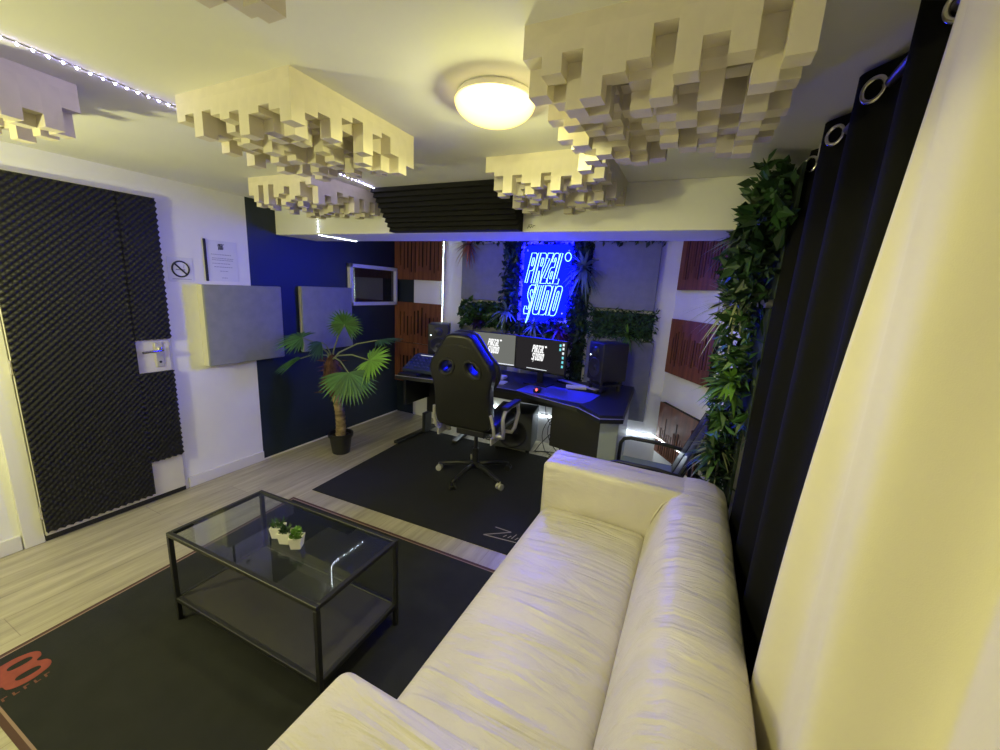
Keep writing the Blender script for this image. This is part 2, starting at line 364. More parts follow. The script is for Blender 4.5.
# door with its casing
dr = struct('door_1', box(bm_new(), XL, 0.782, 0.035, XL+0.022, 1.515, 2.06, 0.003), M_DOOR)
b = bm_new(); box(b, XL, 0.695, 0, XL+0.02, 0.778, 2.066, 0.004); box(b, XL, 1.519, 0, XL+0.012, 1.535, 2.066, 0.002)
struct('trim_2', b, M_TRIM)
b = bm_new()
for z in (0.19, 1.05, 1.9): lathe(b, [(0.008, -0.04), (0.01, -0.04), (0.01, 0.04), (0.008, 0.04)], (XL+0.026, 0.781, z), 10)
obj('hinge', b, M_STEEL, dr)
b = bm_new(); box(b, XL+0.02, 1.425, 0.955, XL+0.03, 1.475, 1.125, 0.006); obj('handle_plate', b, M_CHROME, dr)
b = bm_new(); tube(b, [(XL+0.03, 1.45, 1.075), (XL+0.075, 1.45, 1.075), (XL+0.083, 1.44, 1.075), (XL+0.083, 1.335, 1.07)], 0.0085, seg=10); lathe(b, [(0.017, 0), (0.017, 0.012), (0.011, 0.016)], (0, 0, 0), 14, Matrix.Translation((XL+0.03, 1.45, 1.075)) @ Matrix.Rotation(PI/2, 4, 'Y'))
autosmooth(obj('door_handle', b, M_STEEL, dr))
b = bm_new(); lathe(b, [(0.008, 0), (0.008, 0.003)], (0, 0, 0), 12, Matrix.Translation((XL+0.029, 1.45, 0.99)) @ Matrix.Rotation(PI/2, 4, 'Y')); obj('keyhole', b, M_INK, dr)
obj('threshold_seal', box(bm_new(), XL, 0.78, 0.004, XL+0.02, 1.515, 0.034), M_BLACK, dr)
# window onto the booth
wn = struct('window_1', box(bm_new(), XL, 3.20, 1.385, XL+0.012, 3.87, 1.745), M_PANE)
b = bm_new()
for a in ((3.165, 1.35, 3.90, 1.387), (3.165, 1.743, 3.90, 1.78), (3.165, 1.35, 3.202, 1.78), (3.868, 1.35, 3.90, 1.78)): box(b, XL, a[0], a[1], XL+0.045, a[2], a[3], 0.003)
obj('window_frame', b, M_FRAME, wn)
# ------------------------------------------------------------------ ceiling lamps
def downlight(parent, z, watts, size):
    li = bpy.data.lights.new('bulb', 'AREA'); li.shape = 'DISK'; li.size = size; li.energy = watts; li.color = WARM
    o = bpy.data.objects.new('bulb', li); C.objects.link(o); o.location = (0, 0, z); o.parent = parent
def bulb(parent, z, watts, r):
    li = bpy.data.lights.new('bulb', 'POINT'); li.energy = watts; li.color = WARM; li.shadow_soft_size = r
    o = bpy.data.objects.new('bulb', li); C.objects.link(o); o.location = (0, 0, z); o.parent = parent
def ceiling_lamp(x, y, label):
    t = thing('ceiling_lamp', label, 'ceiling lamp', (x, y, ZC))
    b = bm_new(); lathe(b, [(0.115, 0), (0.122, -0.008), (0.122, -0.022), (0.11, -0.024)], seg=40); obj('base_ring', b, M_TRIM, t)
    b = bm_new(); prof = [(0.128*math.cos(a), -0.024-0.062*math.sin(a)) for a in [k*PI/2/10 for k in range(10)]]+[(0.004, -0.086)]
    lathe(b, prof, seg=40); obj('glass_shade', b, M_LAMP, t, smooth=True)
    b = bm_new(); box(b, 0.112, -0.01, -0.034, 0.134, 0.01, -0.016, 0.003); obj('clip', b, M_STEEL, t)
    downlight(t, -0.092, LAMP_W, 0.2); bulb(t, -0.112, LAMP_W*0.42, 0.02)
def floor_lamp(x, y, label):
    t = thing('floor_lamp', label, 'floor lamp', (x, y, 0))
    b = bm_new(); lathe(b, [(0.14, 0), (0.14, 0.018), (0.02, 0.03)], seg=28); obj('base', b, M_BLACK, t)
    b = bm_new(); tube(b, [(0, 0, 0.02), (0, 0, 1.42)], 0.011, seg=10); obj('pole', b, M_BLACK, t)
    b = bm_new(); lathe(b, [(0.012, 1.36), (0.03, 1.37), (0.036, 1.40), (0.034, 1.43), (0.02, 1.445), (0.004, 1.45)], seg=30); obj('glass_shade', b, M_LAMP, t, smooth=True)
    bulb(t, 1.52, LAMP2_W, 0.045)
ceiling_lamp(-0.66, 1.265, 'round warm-lit glass dome lamp on the ceiling between the block panels')
floor_lamp(-2.55, -0.12, 'warm-lit floor lamp standing behind the viewpoint, outside the photo')
# ------------------------------------------------------------------ LED strips
def led_strip(name, label, pts, pitch, nrm, cap=100, size=0.006, m_=None):
    pts = [Vector(p) for p in pts]; nrm = [Vector(n) for n in nrm]
    base = pts[0]
    t = thing(name, label, 'LED strip', base)
    b = bm_new(); spots = []; carry = pitch*0.5
    for (p, q), n in zip(zip(pts, pts[1:]), nrm):
        d = (q-p); L = d.length; d.normalize(); s = n.cross(d).normalized()
        A = [p-base+s*0.005, q-base+s*0.005, q-base-s*0.005, p-base-s*0.005]
        va = [b.verts.new(v) for v in A]; vb = [b.verts.new(v+n*0.0018) for v in A]
        b.faces.new(va[::-1]); b.faces.new(vb)
        for i in range(4): b.faces.new((va[i], va[(i+1) % 4], vb[(i+1) % 4], vb[i]))
        x = carry
        while x < L: spots.append(p-base+d*x+n*0.004); x += pitch
        carry = x-L
    obj('tape', b, M_TAPE, t)
    m = bm_new(); bmesh.ops.create_icosphere(m, subdivisions=1, radius=size/2)
    me = bpy.data.meshes.new('diode'); m.to_mesh(me); m.free(); me.materials.append(m_ or M_DIODE)
    for i, s in enumerate(spots[:cap]): obj('diode', me, None, t, loc=s)
    return t
led_strip('led_strip', 'string of bright white LED dots running along the ceiling beside the block panels', [(-1.79, 0.45, ZC-0.001), (-1.95, 2.0, ZC-0.001), (-1.985, 2.19, ZC-0.001)], 0.032, [(0, 0, -1), (0, 0, -1)], m_=M_DIODEV)
led_strip('led_strip', 'short bent LED strip going down the beam face and under it', [(-2.77, 2.389, 2.19), (-2.77, 2.389, 1.95), (-2.77, 2.389, 1.949), (-2.77, 2.81, 1.949)], 0.026, [(0, -1, 0), (0, -1, 0), (0, 0, -1)], m_=M_DIODEB)
led_strip('led_strip', 'vertical LED strip at the right edge of the left wooden panels', [(-2.60, 3.915, 1.05), (-2.60, 3.915, 2.19)], 0.036, [(0, -1, 0)], m_=M_DIODEW)
q = P0+DD*0.55
led_strip('led_strip', 'low horizontal LED strip along the white wall behind the desk', [(-2.5, 3.948, 0.3), (-0.2, 3.948, 0.3)], 0.0235, [(0, -1, 0)])
a0 = P0+DD*0.02+DN*0.001; a1 = P0+DD*0.62+DN*0.057
led_strip('led_strip', 'short LED strip crossing the lowest right wooden panel by the black armchair', [(a0.x+DN.x*0.055, a0.y+DN.y*0.055, 0.33), (a1.x, a1.y, 0.36), (a1.x+0.03, a1.y-0.12, 0.22)], 0.03, [DN, DN], m_=M_DIODEB)
M_DIODEBL = glow('blue_diode', (0.02, 0.04, 1.0), DIODE*1.5)
led_strip('led_strip', 'blue LED string tucked in the right greenery beside the top right wooden panel', [(0.306, 2.95, 1.98), (0.2, 2.96, 1.95), (0.13, 2.95, 1.78), (0.14, 2.93, 1.5)], 0.03, [(0, 1, 0), (-0.6, 0.8, 0), (-0.6, 0.8, 0)], m_=M_DIODEBL)
# ------------------------------------------------------------------ block panels on the ceiling
BLK = {}
def block_mesh(c, h):
    k = (c, h)
    if k not in BLK:
        b = bm_new(); box(b, -c/2, -c/2, -h, c/2, c/2, 0)
        me = bpy.data.meshes.new('block'); bmesh.ops.recalc_face_normals(b, faces=b.faces); b.to_mesh(me); b.free(); me.materials.append(M_BLOCK); BLK[k] = me
    return BLK[k]
def block_panel(label, x, y, w, n, seed, deep=0.17, rz=0.0):
    rnd = random.Random(seed); c = w/n; bt = 0.03
    t = thing('skyline_diffuser', label, 'acoustic panel', (x, y, ZC), rz, 'cream block panels on the ceiling')
    obj('base_board', box(bm_new(), -w/2, -w/2, -bt, w/2, w/2, 0), M_BOARD, t)
    cells = []; last = {}
    for i in range(n):
        for j in range(n):
            lo = 0
            steps = [0.02, 0.04, 0.06, 0.08, 0.10, 0.12, 0.14]
            for tr in range(6):
                h = rnd.choice(steps)*deep/0.17
                if abs(h-last.get((i-1, j), -1)) > 0.015 and abs(h-last.get((i, j-1), -1)) > 0.015: break
            last[i, j] = h; cells.append((h, i, j))
    cells.sort(reverse=True)
    for h, i, j in cells[:100]: obj('block', block_mesh(round(c, 4), round(h, 4)), None, t, loc=(-w/2+c*(i+.5), -w/2+c*(j+.5), -bt))
    if len(cells) > 100:
        b = bm_new()
        for h, i, j in cells[100:]:
            X, Y = -w/2+c*(i+.5), -w/2+c*(j+.5); box(b, X-c/2, Y-c/2, -bt-h, X+c/2, Y+c/2, -bt)
        o = obj('short_blocks', b, M_BLOCK, t); o['kind'] = 'stuff'
block_panel('large cream block panel on the ceiling right of the lamp, nearest the curtains', -0.155, 1.275, 0.58, 12, 3, 0.17)
block_panel('cream block panel hanging left of the lamp with one face brightly lit', -1.44, 1.20, 0.58, 12, 7, 0.16)
block_panel('cream block panel over the left beam end, in front of the bent LED strip', -2.36, 2.035, 0.56, 12, 11, 0.16)
block_panel('cream block panel against the beam, right of the black wedge foam', -0.695, 2.085, 0.56, 12, 15, 0.16)
block_panel('cream block panel cut by the left picture edge, lit violet by the LED string', -2.25, 0.43, 0.58, 12, 19, 0.16, 0.1)
block_panel('cream block panel cut by the top picture edge above the coffee table', -0.60, 0.30, 0.58, 12, 31, 0.15)
# ------------------------------------------------------------------ black wedge foam on beam
b = bm_new()
prof = [(2.388, 1.952), (2.388, 2.198), (2.15, 2.198)]
n = 9
for k in range(n):
    a = (k)/n; c2 = (k+1)/n
    y0, z0 = 2.15+a*0.2, 2.198-a*0.246; y1, z1 = 2.15+c2*0.2, 2.198-c2*0.246
    prof += [(y0, z0-0.004), ((y0+y1)/2-0.018, (z0+z1)/2-0.012), (y1+0.004, z1)]
poly = [(p[0], p[1]) for p in prof]
prism(b, poly, -2.0, -1.015, 0, Matrix(((0, 0, 1, 0), (1, 0, 0, 0), (0, 1, 0, 0), (0, 0, 0, 1))))
tag(obj('foam_bass_trap', b, M_TRAP), 'long black ridged foam wedge filling the corner between ceiling and beam', 'acoustic foam')
b = bm_new()
for k, (x0, z0, x1, z1) in enumerate(((-0.985, 1.972, -0.975, 1.985), (-0.975, 1.985, -0.965, 1.975), (-0.965, 1.973, -0.955, 1.988), (-0.953, 1.975, -0.945, 1.988), (-0.945, 1.988, -0.935, 1.986), (-0.98, 1.99, -0.955, 1.993))):
    tube(b, [(x0, 2.3885, z0), (x1, 2.3885, z1)], 0.0016, seg=5)
tag(obj('small_logo_sticker', b, M_INK), 'tiny black scribble logo on the beam face right of the wedge foam', 'sticker')
# ------------------------------------------------------------------ egg crate foam on door
def egg(name, label, y0, y1, z0, z1):
    b = bm_new(); st = 0.009; ny = round((y1-y0)/st); nz = round((z1-z0)/st); x0 = XL+0.0225
    def f(u, v):
        i, j = round(u*ny), round(v*nz)
        return (x0+0.022+0.012*math.cos(PI/2*i)*math.cos(PI/2*j)+(-0.002 if u in (0, 1) or v in (0, 1) else 0), y0+(y1-y0)*u, z0+(z1-z0)*v)
    gridsurf(b, f, ny, nz)
    box(b, x0, y0+0.001, z0+0.001, x0+0.014, y1-0.001, z1-0.001)
    o = obj(name, b, M_FOAM, smooth=False); autosmooth(o, 60)
    return tag(o, label, 'acoustic foam', 'black egg-crate foam on the door')
egg('egg_crate_foam', 'tall wide black egg-crate foam sheet covering most of the door', 0.784, 1.3193, 0.062, 2.055)
egg('egg_crate_foam', 'narrow black egg-crate foam strip above the door handle', 1.32, 1.522, 1.147, 2.055)
egg('egg_crate_foam', 'narrow black egg-crate foam strip below the door handle', 1.32, 1.516, 0.297, 0.925)
# ------------------------------------------------------------------ notices
t = thing('no_smoking_sign', 'white sign with a black struck-through circle beside the door', 'sign', (XL, 1.65, 1.615))
b = bm_new(); box(b, 0, -0.085, -0.083, 0.004, 0.075, 0.083, 0.002); obj('plaque', b, M_PAPER, t)
b = bm_new(); tube(b, [(0.0055, 0.052*math.cos(a)-0.005, 0.052*math.sin(a)+0.005) for a in [2*PI*k/40 for k in range(40)]], 0.0055, True, 6); tube(b, [(0.0055, -0.042, 0.042), (0.0055, 0.032, -0.032)], 0.0055, seg=6); obj('prohibition_ring', b, M_INK, t)
b = bm_new(); box(b, 0.004, -0.035, -0.004, 0.0052, 0.012, 0.005); box(b, 0.004, 0.014, -0.004, 0.0052, 0.022, 0.005)
tube(b, [(0.0045, 0.018, 0.012), (0.0045, 0.012, 0.02), (0.0045, 0.02, 0.027), (0.0045, 0.015, 0.036)], 0.0018, seg=5); obj('cigarette', b, M_GREYINK, t)
b = bm_new()
for k in range(14): box(b, 0.004, -0.06+k*0.0085, -0.066, 0.0046, -0.06+k*0.0085+0.006, -0.061)
obj('small_print', b, M_GREYINK, t)
t = thing('notice_sheet', 'printed white sheet in a sleeve with a dark binding edge on the white wall', 'notice', (XL, 1.93, 1.695))
obj('plastic_sleeve', box(bm_new(), 0, -0.105, -0.148, 0.003, 0.118, 0.148, 0.001), M_PAPER, t)
obj('binding_bar', box(bm_new(), 0, -0.124, -0.15, 0.009, -0.106, 0.152, 0.003), M_INK, t)
lg = logo_fill(-0.024, 0.024, 0, 0.045)
obj('printed_logo', lg, M_INK, t, loc=(0.0036, 0.0, 0.08), rot=(PI/2, 0, PI/2))
rnd = random.Random(4)
for z, a, c2 in ((0.045, -0.075, 0.07), (0.018, -0.07, 0.085), (0.005, -0.07, 0.08), (-0.02, -0.07, 0.06), (-0.045, -0.06, 0.075), (-0.075, -0.02, 0.04), (-0.125, -0.01, 0.03)):
    y = a; b = bm_new()
    while y < c2:
        w = rnd.uniform(0.006, 0.018); box(b, 0.003, y, z, 0.0037, min(y+w, c2), z+0.0045); y += w+0.004
    obj('text_line', b, M_GREYINK, t)
# ------------------------------------------------------------------ grey fabric panels
def felt(label, y0, y1, z0, z1, d):
    t = thing('fabric_panel', label, 'acoustic panel', (XL, (y0+y1)/2, (z0+z1)/2), 0, 'grey fabric acoustic panels')
    h, w = (z1-z0)/2, (y1-y0)/2
    obj('panel_body', box(bm_new(), 0, -w, -h, d-0.012, w, h, 0.004), M_CREAMEDGE, t, label='cream panel edge')
    o = obj('fabric_face', box(bm_new(), d-0.024, -w-0.002, -h-0.002, d, w+0.002, h+0.002, 0.009, 3), M_GREY, t)
    autosmooth(o)
felt('grey square fabric panel on the left wall where white paint meets navy', 1.735, 2.345, 0.92, 1.52, 0.085)
felt('grey square fabric panel on the navy wall behind the palm', 2.575, 3.175, 0.93, 1.53, 0.05)
def feltb(label, x0, x1, z0, z1, d=0.07):
    t = thing('fabric_panel', label, 'acoustic panel', ((x0+x1)/2, YB, (z0+z1)/2), 0, 'grey fabric acoustic panels')
    h, w = (z1-z0)/2, (x1-x0)/2
    autosmooth(obj('fabric_face', box(bm_new(), -w, -d, -h, w, -d+0.03, h, 0.009, 3), M_GREY, t))
    obj('panel_body', box(bm_new(), -w+0.006, -d+0.026, -h+0.006, w-0.006, 0, h-0.006), M_GREY, t)
feltb('grey fabric panel on the back wall, upper left of the neon sign', -2.34, -1.79, 1.475, 2.06)
feltb('grey fabric panel on the back wall, upper right of the neon sign', -0.915, -0.325, 1.475, 2.08)
feltb('grey fabric panel low behind the left monitor', -2.34, -1.76, 0.58, 1.19)
feltb('grey fabric panel low behind the right monitor, left of the dark leaf column', -1.58, -1.1, 0.56, 1.17)
feltb('grey fabric panel low behind the right loudspeaker', -0.90, -0.29, 0.44, 1.2)
# ------------------------------------------------------------------ slotted wood panels
def wood(label, loc, rz, mode, seed, w=0.67, h=0.48):
    rnd = random.Random(seed)
    t = thing('slotted_wood_panel', label, 'acoustic panel', loc, rz, 'red-brown slotted wood panels')
    obj('backing', box(bm_new(), 0.003, -0.044, 0.003, w-0.003, 0, h-0.003), M_WOODB, t)
    b = bm_new(); n = 11 if w > 0.65 else 15; m = 0.045; p = (w-2*m)/n; x = m; y0, y1 = -0.05, -0.0435
    box(b, 0, y0, 0, m, y1, h, 0.0015, 1); box(b, w-m, y0, 0, w, y1, h, 0.0015, 1)
    for k in range(n):
        gw = p*rnd.choice((0.24, 0.36, 0.5) if w > 0.65 else (0.36, 0.5, 0.6)); a = x+(p-gw)
        if a-x > 0.001: box(b, x, y0, 0, a, y1, h)
        u = rnd.random(); wv = 0.5+0.5*math.sin(k*1.1+seed)
        if mode == 'top': zs, ze = h*(0.12+0.3*wv*u+0.05), h*0.985
        elif mode == 'mid': zs, ze = h*(0.14+0.12*u), h*(0.62+0.3*wv*rnd.random()+0.04)
        else: zs, ze = h*0.03, h*(0.45+0.4*wv*rnd.random())
        box(b, a, y0, 0, a+gw, y1, zs); box(b, a, y0, ze, a+gw, y1, h)
        x = a+gw
    obj('slotted_front', b, M_WOOD, t)
    return t
wood('topmost of the three stacked slotted wood panels left of the vertical LED strip', (-3.279, YB, 1.655), 0, 'top', 1)
wood('middle one of the three stacked slotted wood panels left of the vertical LED strip', (-3.279, YB, 0.912), 0, 'mid', 2)
wood('lowest of the three stacked slotted wood panels, behind the desk console', (-3.279, YB, 0.42), 0, 'mid', 3, h=0.485)
ang = math.atan2(DD.y, DD.x)
for lab, z, md, sd, s in (('top right slotted wood panel with a blue glow on it', 1.675, 'top', 4, 0.085), ('middle right slotted wood panel on the slanted corner wall', 0.955, 'mid', 5, 0.075), ('lowest right slotted wood panel behind the black armchair', 0.2, 'low', 6, 0.08)):
    q = P0+DD*s; wood(lab, (q.x+DN.x*0.001, q.y+DN.y*0.001, z), ang, md, sd, 0.60, 0.475)
# ------------------------------------------------------------------ neon sign
t = thing('neon_sign', 'blue neon sign reading PIRZaL S/UDIO among the plants on the back wall', 'neon sign', (-1.352, 3.845, 1.65))
poly = [(-0.245, -0.32), (0.02, -0.35), (0.06, -0.30), (0.225, -0.28), (0.245, 0.36), (0.2, 0.40), (-0.2, 0.385), (-0.245, 0.36)]
b = bm_new(); prism(b, poly, -0.004, 0.004, 0.0, Matrix.Rotation(PI/2, 4, 'X')); obj('acrylic_board', b, M_NEONB, t, loc=(0, 0, 0))
lps = logo_loops(-0.215, 0.235, -0.335, 0.315, 0.06, 0.2)
for nm, sel in (('tube_letters', lps[:-1]), ('tube_circle', lps[-1:])):
    b = bm_new()
    for lp in sel: tube(b, [(x, -0.02, z) for x, z in lp], 0.0032, True, 6)
    obj(nm, b, M_NEON, t)
b = bm_new()
for x, z in ((-0.21, 0.34), (0.21, 0.34), (-0.21, -0.28), (0.19, -0.25)): tube(b, [(x, -0.006, z), (x, 0.104, z)], 0.008, seg=10)
obj('standoffs', b, M_CHROME, t)
# ------------------------------------------------------------------ foliage
def leaf(bm, p, d, nrm, L, w, fold=0.25, droop=0.2):
    d = d.normalized(); s = d.cross(nrm)
    if s.length < 1e-4: s = d.orthogonal()
    s.normalize(); up = s.cross(d).normalized()
    a = bm.verts.new(p)
    m = bm.verts.new(p+d*L*0.5-up*fold*w); t = bm.verts.new(p+d*L-up*(droop*L))
    l = bm.verts.new(p+d*L*0.45+s*w/2); r = bm.verts.new(p+d*L*0.45-s*w/2)
    bm.faces.new((a, l, m)); bm.faces.new((a, m, r)); bm.faces.new((l, t, m)); bm.faces.new((m, t, r))
def rdir(rnd): 
    while True:
        v = Vector((rnd.uniform(-1, 1), rnd.uniform(-1, 1), rnd.uniform(-1, 1)))
        if 0.1 < v.length < 1: return v.normalized()
def hedge(name, label, boxr, out, n, L, w, m, seed, cat='artificial plant', backing=True, group='artificial greenery on the back wall', round_=None):
    rnd = random.Random(seed); (x0, y0, z0), (x1, y1, z1) = boxr; base = Vector(((x0+x1)/2, (y0+y1)/2, z0)); out = Vector(out)
    t = thing(name, label, cat, base, 0, group)
    b = bm_new()
    for k in range(n):
        p = Vector((rnd.uniform(x0, x1), rnd.uniform(y0, y1), rnd.uniform(z0, z1)))
        if round_ and not round_(p): continue
        d = (out*0.7+rdir(rnd)*0.9+Vector((0, 0, -0.15))); s = rnd.uniform(0.6, 1.25)
        leaf(b, p-base, d, rdir(rnd)+out, L*s, w*s)
    obj('foliage', b, m, t, recalc=False)
    if backing:
        b = bm_new(); e = 0.02
        ox = [(x0+e, x1-e), (y0, y1), (z0+e, z1-e)]
        if abs(out.y) > 0.5: ox[1] = (y1-0.012, y1)
        else: ox[0] = (x1-0.012, x1)
        box(b, ox[0][0]-base.x, ox[1][0]-base.y, ox[2][0]-base.z, ox[0][1]-base.x, ox[1][1]-base.y, ox[2][1]-base.z); obj('backing_mat', b, M_STEM, t)
    return t
def spider(name, label, p, out, n, L, w, m, seed, group='artificial greenery on the back wall', spread=1.0):
    rnd = random.Random(seed); out = Vector(out).normalized(); t = thing(name, label, 'artificial plant', p, 0, group); b = bm_new()
    for k in range(n):
        d = (out*rnd.uniform(0.2, 0.9)+rdir(rnd)*spread).normalized()
        if d.dot(out) < -0.05: d = d-out*2*d.dot(out)
        l = L*rnd.uniform(0.6, 1.1); s = d.cross(Vector((0, 0, 1)))
        s = (s if s.length > 0.05 else d.orthogonal()).normalized()*w/2
        prev = None
        for i in range(5):
            f = i/4; c = d*l*f+Vector((0, 0, -0.35*l*f*f)); ww = s*(1-f**2)*(1 if i else 0.5)
            cur = [b.verts.new(c-ww), b.verts.new(c+ww)] if i < 4 else [b.verts.new(c)]
            if prev: b.faces.new((prev[0], prev[1], cur[1], cur[0]) if len(cur) == 2 else (prev[0], prev[1], cur[0]))
            prev = cur
    obj('blades', b, m, t, recalc=False)
    b = bm_new(); tube(b, [(0, 0, 0), tuple(-out*0.05)], [0.012, 0.009], seg=6); obj('stem', b, M_STEM, t)
    return t
N = (0, -1, 0)
hedge('leafy_garland', 'thin dark leafy garland along the top of the back wall', ((-2.33, 3.84, 2.07), (-0.30, YB, 2.15)), N, 420, 0.06, 0.03, M_LEAFD, 31)
hedge('leafy_wall_mat', 'dark green leafy mat under the upper left grey panel', ((-2.31, 3.83, 1.2), (-1.79, YB, 1.46)), N, 520, 0.075, 0.045, M_LEAFM, 32)
hedge('leafy_wall_mat', 'dark leafy column just left of the neon sign', ((-1.83, 3.84, 1.2), (-1.66, YB, 2.1)), N, 620, 0.07, 0.035, M_LEAFD, 33)
hedge('leafy_wall_mat', 'dark leafy column just right of the neon sign', ((-1.12, 3.84, 1.15), (-0.92, YB, 2.1)), N, 640, 0.07, 0.035, M_LEAFD, 34)
hedge('leafy_wall_mat', 'fine bright-tipped grassy mat under the upper right grey panel', ((-0.90, 3.83, 1.2), (-0.30, YB, 1.47)), N, 1100, 0.06, 0.014, M_LEAFM, 35)
hedge('leafy_wall_mat', 'dark foliage strip directly beneath the neon sign, above the monitors', ((-1.66, 3.85, 1.14), (-1.15, YB, 1.3)), N, 300, 0.07, 0.035, M_LEAFD, 36)
hedge('leafy_wall_mat', 'dark leafy column behind the desk between the right monitor and loudspeaker', ((-1.08, 3.88, 0.7), (-0.92, YB, 1.14)), N, 240, 0.06, 0.03, M_LEAFD, 37)
hedge('leafy_wall_mat', 'dark leaves peeping out around the edges of the neon board', ((-1.64, 3.925, 1.3), (-1.15, YB, 2.08)), N, 200, 0.04, 0.03, M_LEAFD, 38)
spider('spiky_plant', 'orange-brown spiky plant at the upper left corner of the greenery', (-2.24, 3.84, 2.05), N, 60, 0.21, 0.02, M_LEAFO, 41)
spider('spiky_plant', 'pale silvery spiky plant right of the neon sign', (-0.98, 3.82, 1.83), N, 80, 0.27, 0.03, M_LEAFS, 42)
spider('spiky_plant', 'silvery spiky plant lower left of the neon sign', (-1.74, 3.82, 1.38), N, 40, 0.24, 0.03, M_LEAFS, 43)
spider('spiky_plant', 'plum spiky plant at the lower right of the neon sign', (-1.17, 3.82, 1.24), N, 40, 0.22, 0.018, M_LEAFP, 44)
spider('spiky_plant', 'blue-lit spiky plant directly under the neon slash', (-1.44, 3.82, 1.26), N, 34, 0.2, 0.02, M_LEAFS, 45)
spider('rosette_plant', 'dark violet rosette within the lower left leafy mat', (-2.08, 3.84, 1.27), N, 40, 0.13, 0.05, M_LEAFV, 46)
spider('fern', 'bright fern tuft hanging at the bottom of the right grassy mat', (-0.52, 3.83, 1.25), N, 26, 0.18, 0.022, M_LEAFB, 47)
# greenery at the right, on the pillar behind the curtain's end
G = 'artificial greenery on the right pillar'
O2 = (-0.9, -0.35, 0)
hedge('leafy_wall_mat', 'broad-leaved green top clump meeting the ceiling beside the black curtain', ((0.17, 2.0, 1.92), (0.31, 2.36, 2.16)), O2, 260, 0.075, 0.042, M_LEAFM, 51, group=G)
hedge('leafy_wall_mat', 'dark blue-lit foliage below the top clump by the black curtain', ((0.14, 2.06, 1.6), (0.31, 2.75, 1.95)), O2, 460, 0.09, 0.045, M_LEAFD, 52, group=G)
hedge('leafy_wall_mat', 'mid-height dark ivy curtain of leaves on the right pillar', ((0.17, 2.12, 0.95), (0.31, 2.8, 1.6)), O2, 520, 0.08, 0.035, M_LEAFM, 53, group=G)
hedge('leafy_wall_mat', 'low dark ivy on the pillar above the black armchair back', ((0.2, 2.3, 0.5), (0.31, 2.85, 0.98)), O2, 380, 0.08, 0.035, M_LEAFD, 54, group=G)
spider('spiky_plant', 'yellow-striped grassy tuft midway up the right greenery', (0.19, 2.35, 1.6), O2, 44, 0.26, 0.013, M_LEAFY, 55, G)
spider('spiky_plant', 'blue-lit spiky tuft high in the right greenery', (0.16, 2.3, 1.9), O2, 36, 0.18, 0.018, M_LEAFS, 56, G)
spider('fern', 'bright lime fern beside the black curtain at mid height', (0.215, 2.2, 1.22), O2, 40, 0.17, 0.035, M_LEAFB, 57, G, 0.8)
spider('fern', 'mid-green fern hanging low on the right pillar', (0.23, 2.4, 0.80), O2, 34, 0.18, 0.035, M_LEAFM, 58, G)
spider('spiky_plant', 'pale grass tuft at the bottom of the right greenery by the armchair', (0.235, 2.45, 0.8), O2, 80, 0.2, 0.012, M_LEAFY, 59, G)
# ------------------------------------------------------------------ curtains
def curtain(name, label, y0, y1, z0, z1, xf, per, amp, m, ph=0.0, seed=1, nu=220, nv=40, slant=0.0):
    t = thing(name, label, 'curtain', (0.34, (y0+y1)/2, z0), 0, None); base = Vector(t.location)
    rnd = random.Random(seed); b = bm_new()
    def f(u, v):
        y = y0+(y1-slant*v-y0)*u; z = z0+(z1-z0)*v
        w = math.sin(2*PI*y/per+ph+0.5*math.sin(y*3.1)*(1-v))+0.25*math.sin(4*PI*y/per+1.3+v)
        a = amp*(0.75+0.25*v)*(1-0.55*min(1, max(0, (u-0.75)/0.2)) if slant < 0.25 else 1)
        return Vector((xf(v, u)+a*w, y+0.012*math.sin(v*5+y*7)*(1-v), z))-base
    gridsurf(b, f, nu, nv)
    o = obj('cloth', b, m, t, smooth=True)
    md = o.modifiers.new('thickness', 'SOLIDIFY'); md.thickness = 0.0025; md.offset = 0
    return t, f
tb, fb = curtain('black_curtain', 'black eyelet curtain hanging behind the sofa on a dark rod', 0.90, 2.33, 0.03, 2.185, lambda v, u: 0.318+0.03*v+0.05*max(0, 1-u/0.25), 0.31, 0.036, M_DRAPE, 0.6, slant=0.3)
for yc in (1.09, 1.40, 1.71, 1.98):          # one eyelet per fold, on the side of the fold that faces into the room
    best = None
    for k in range(-14, 15):
        u = (yc+k*0.01-0.90)/(1.43-0.3*0.975)
        if not 0.01 < u < 0.985: continue
        v = 0.975; p = fb(u, v); n_ = (fb(u+0.004, v)-p).cross(fb(u, v-0.01)-p).normalized(); wp = p+Vector(tb.location)
        if n_.x > 0: n_ = -n_
        sc_ = n_.dot((Vector((0, 0, 1.6))-wp).normalized())
        if best is None or sc_ > best[0]: best = (sc_, p, n_)
    _, p, n_ = best; R0 = 0.026
    ex = n_.cross(Vector((0, 0, 1))).normalized(); ez = ex.cross(n_).normalized()
    b = bm_new(); tube(b, [ex*R0*math.cos(2*PI*k/28)+ez*R0*math.sin(2*PI*k/28) for k in range(28)], 0.0062, True, 8)
    obj('eyelet_ring', b, M_STEEL, tb, smooth=True, loc=p+n_*0.006-Vector((0, 0, 0.0)))
t = thing('curtain_rod', 'dark metal curtain rod threaded through the black eyelet curtain', 'curtain rod', (0.348, 0.6, 2.135))
b = bm_new(); tube(b, [(0, -1.5, 0), (0, 1.435, 0)], 0.011, seg=14); obj('rod', b, M_ROD, t, smooth=False)
b = bm_new()
for y in (-1.45, 0.1, 1.40): box(b, -0.008, y-0.01, 0.008, 0.008, y+0.01, 0.0645)
obj('bracket', b, M_TRIM, t)
curtain('cream_curtain', 'cream curtain in broad soft folds closest to the camera at right', -0.95, 1.19, 0.02, 2.195, lambda v, u: 0.338-0.045*min(1, max(0, (u-0.72)/0.2)), 0.33, 0.042, M_CREAM, 2.2, 2, slant=0.22)
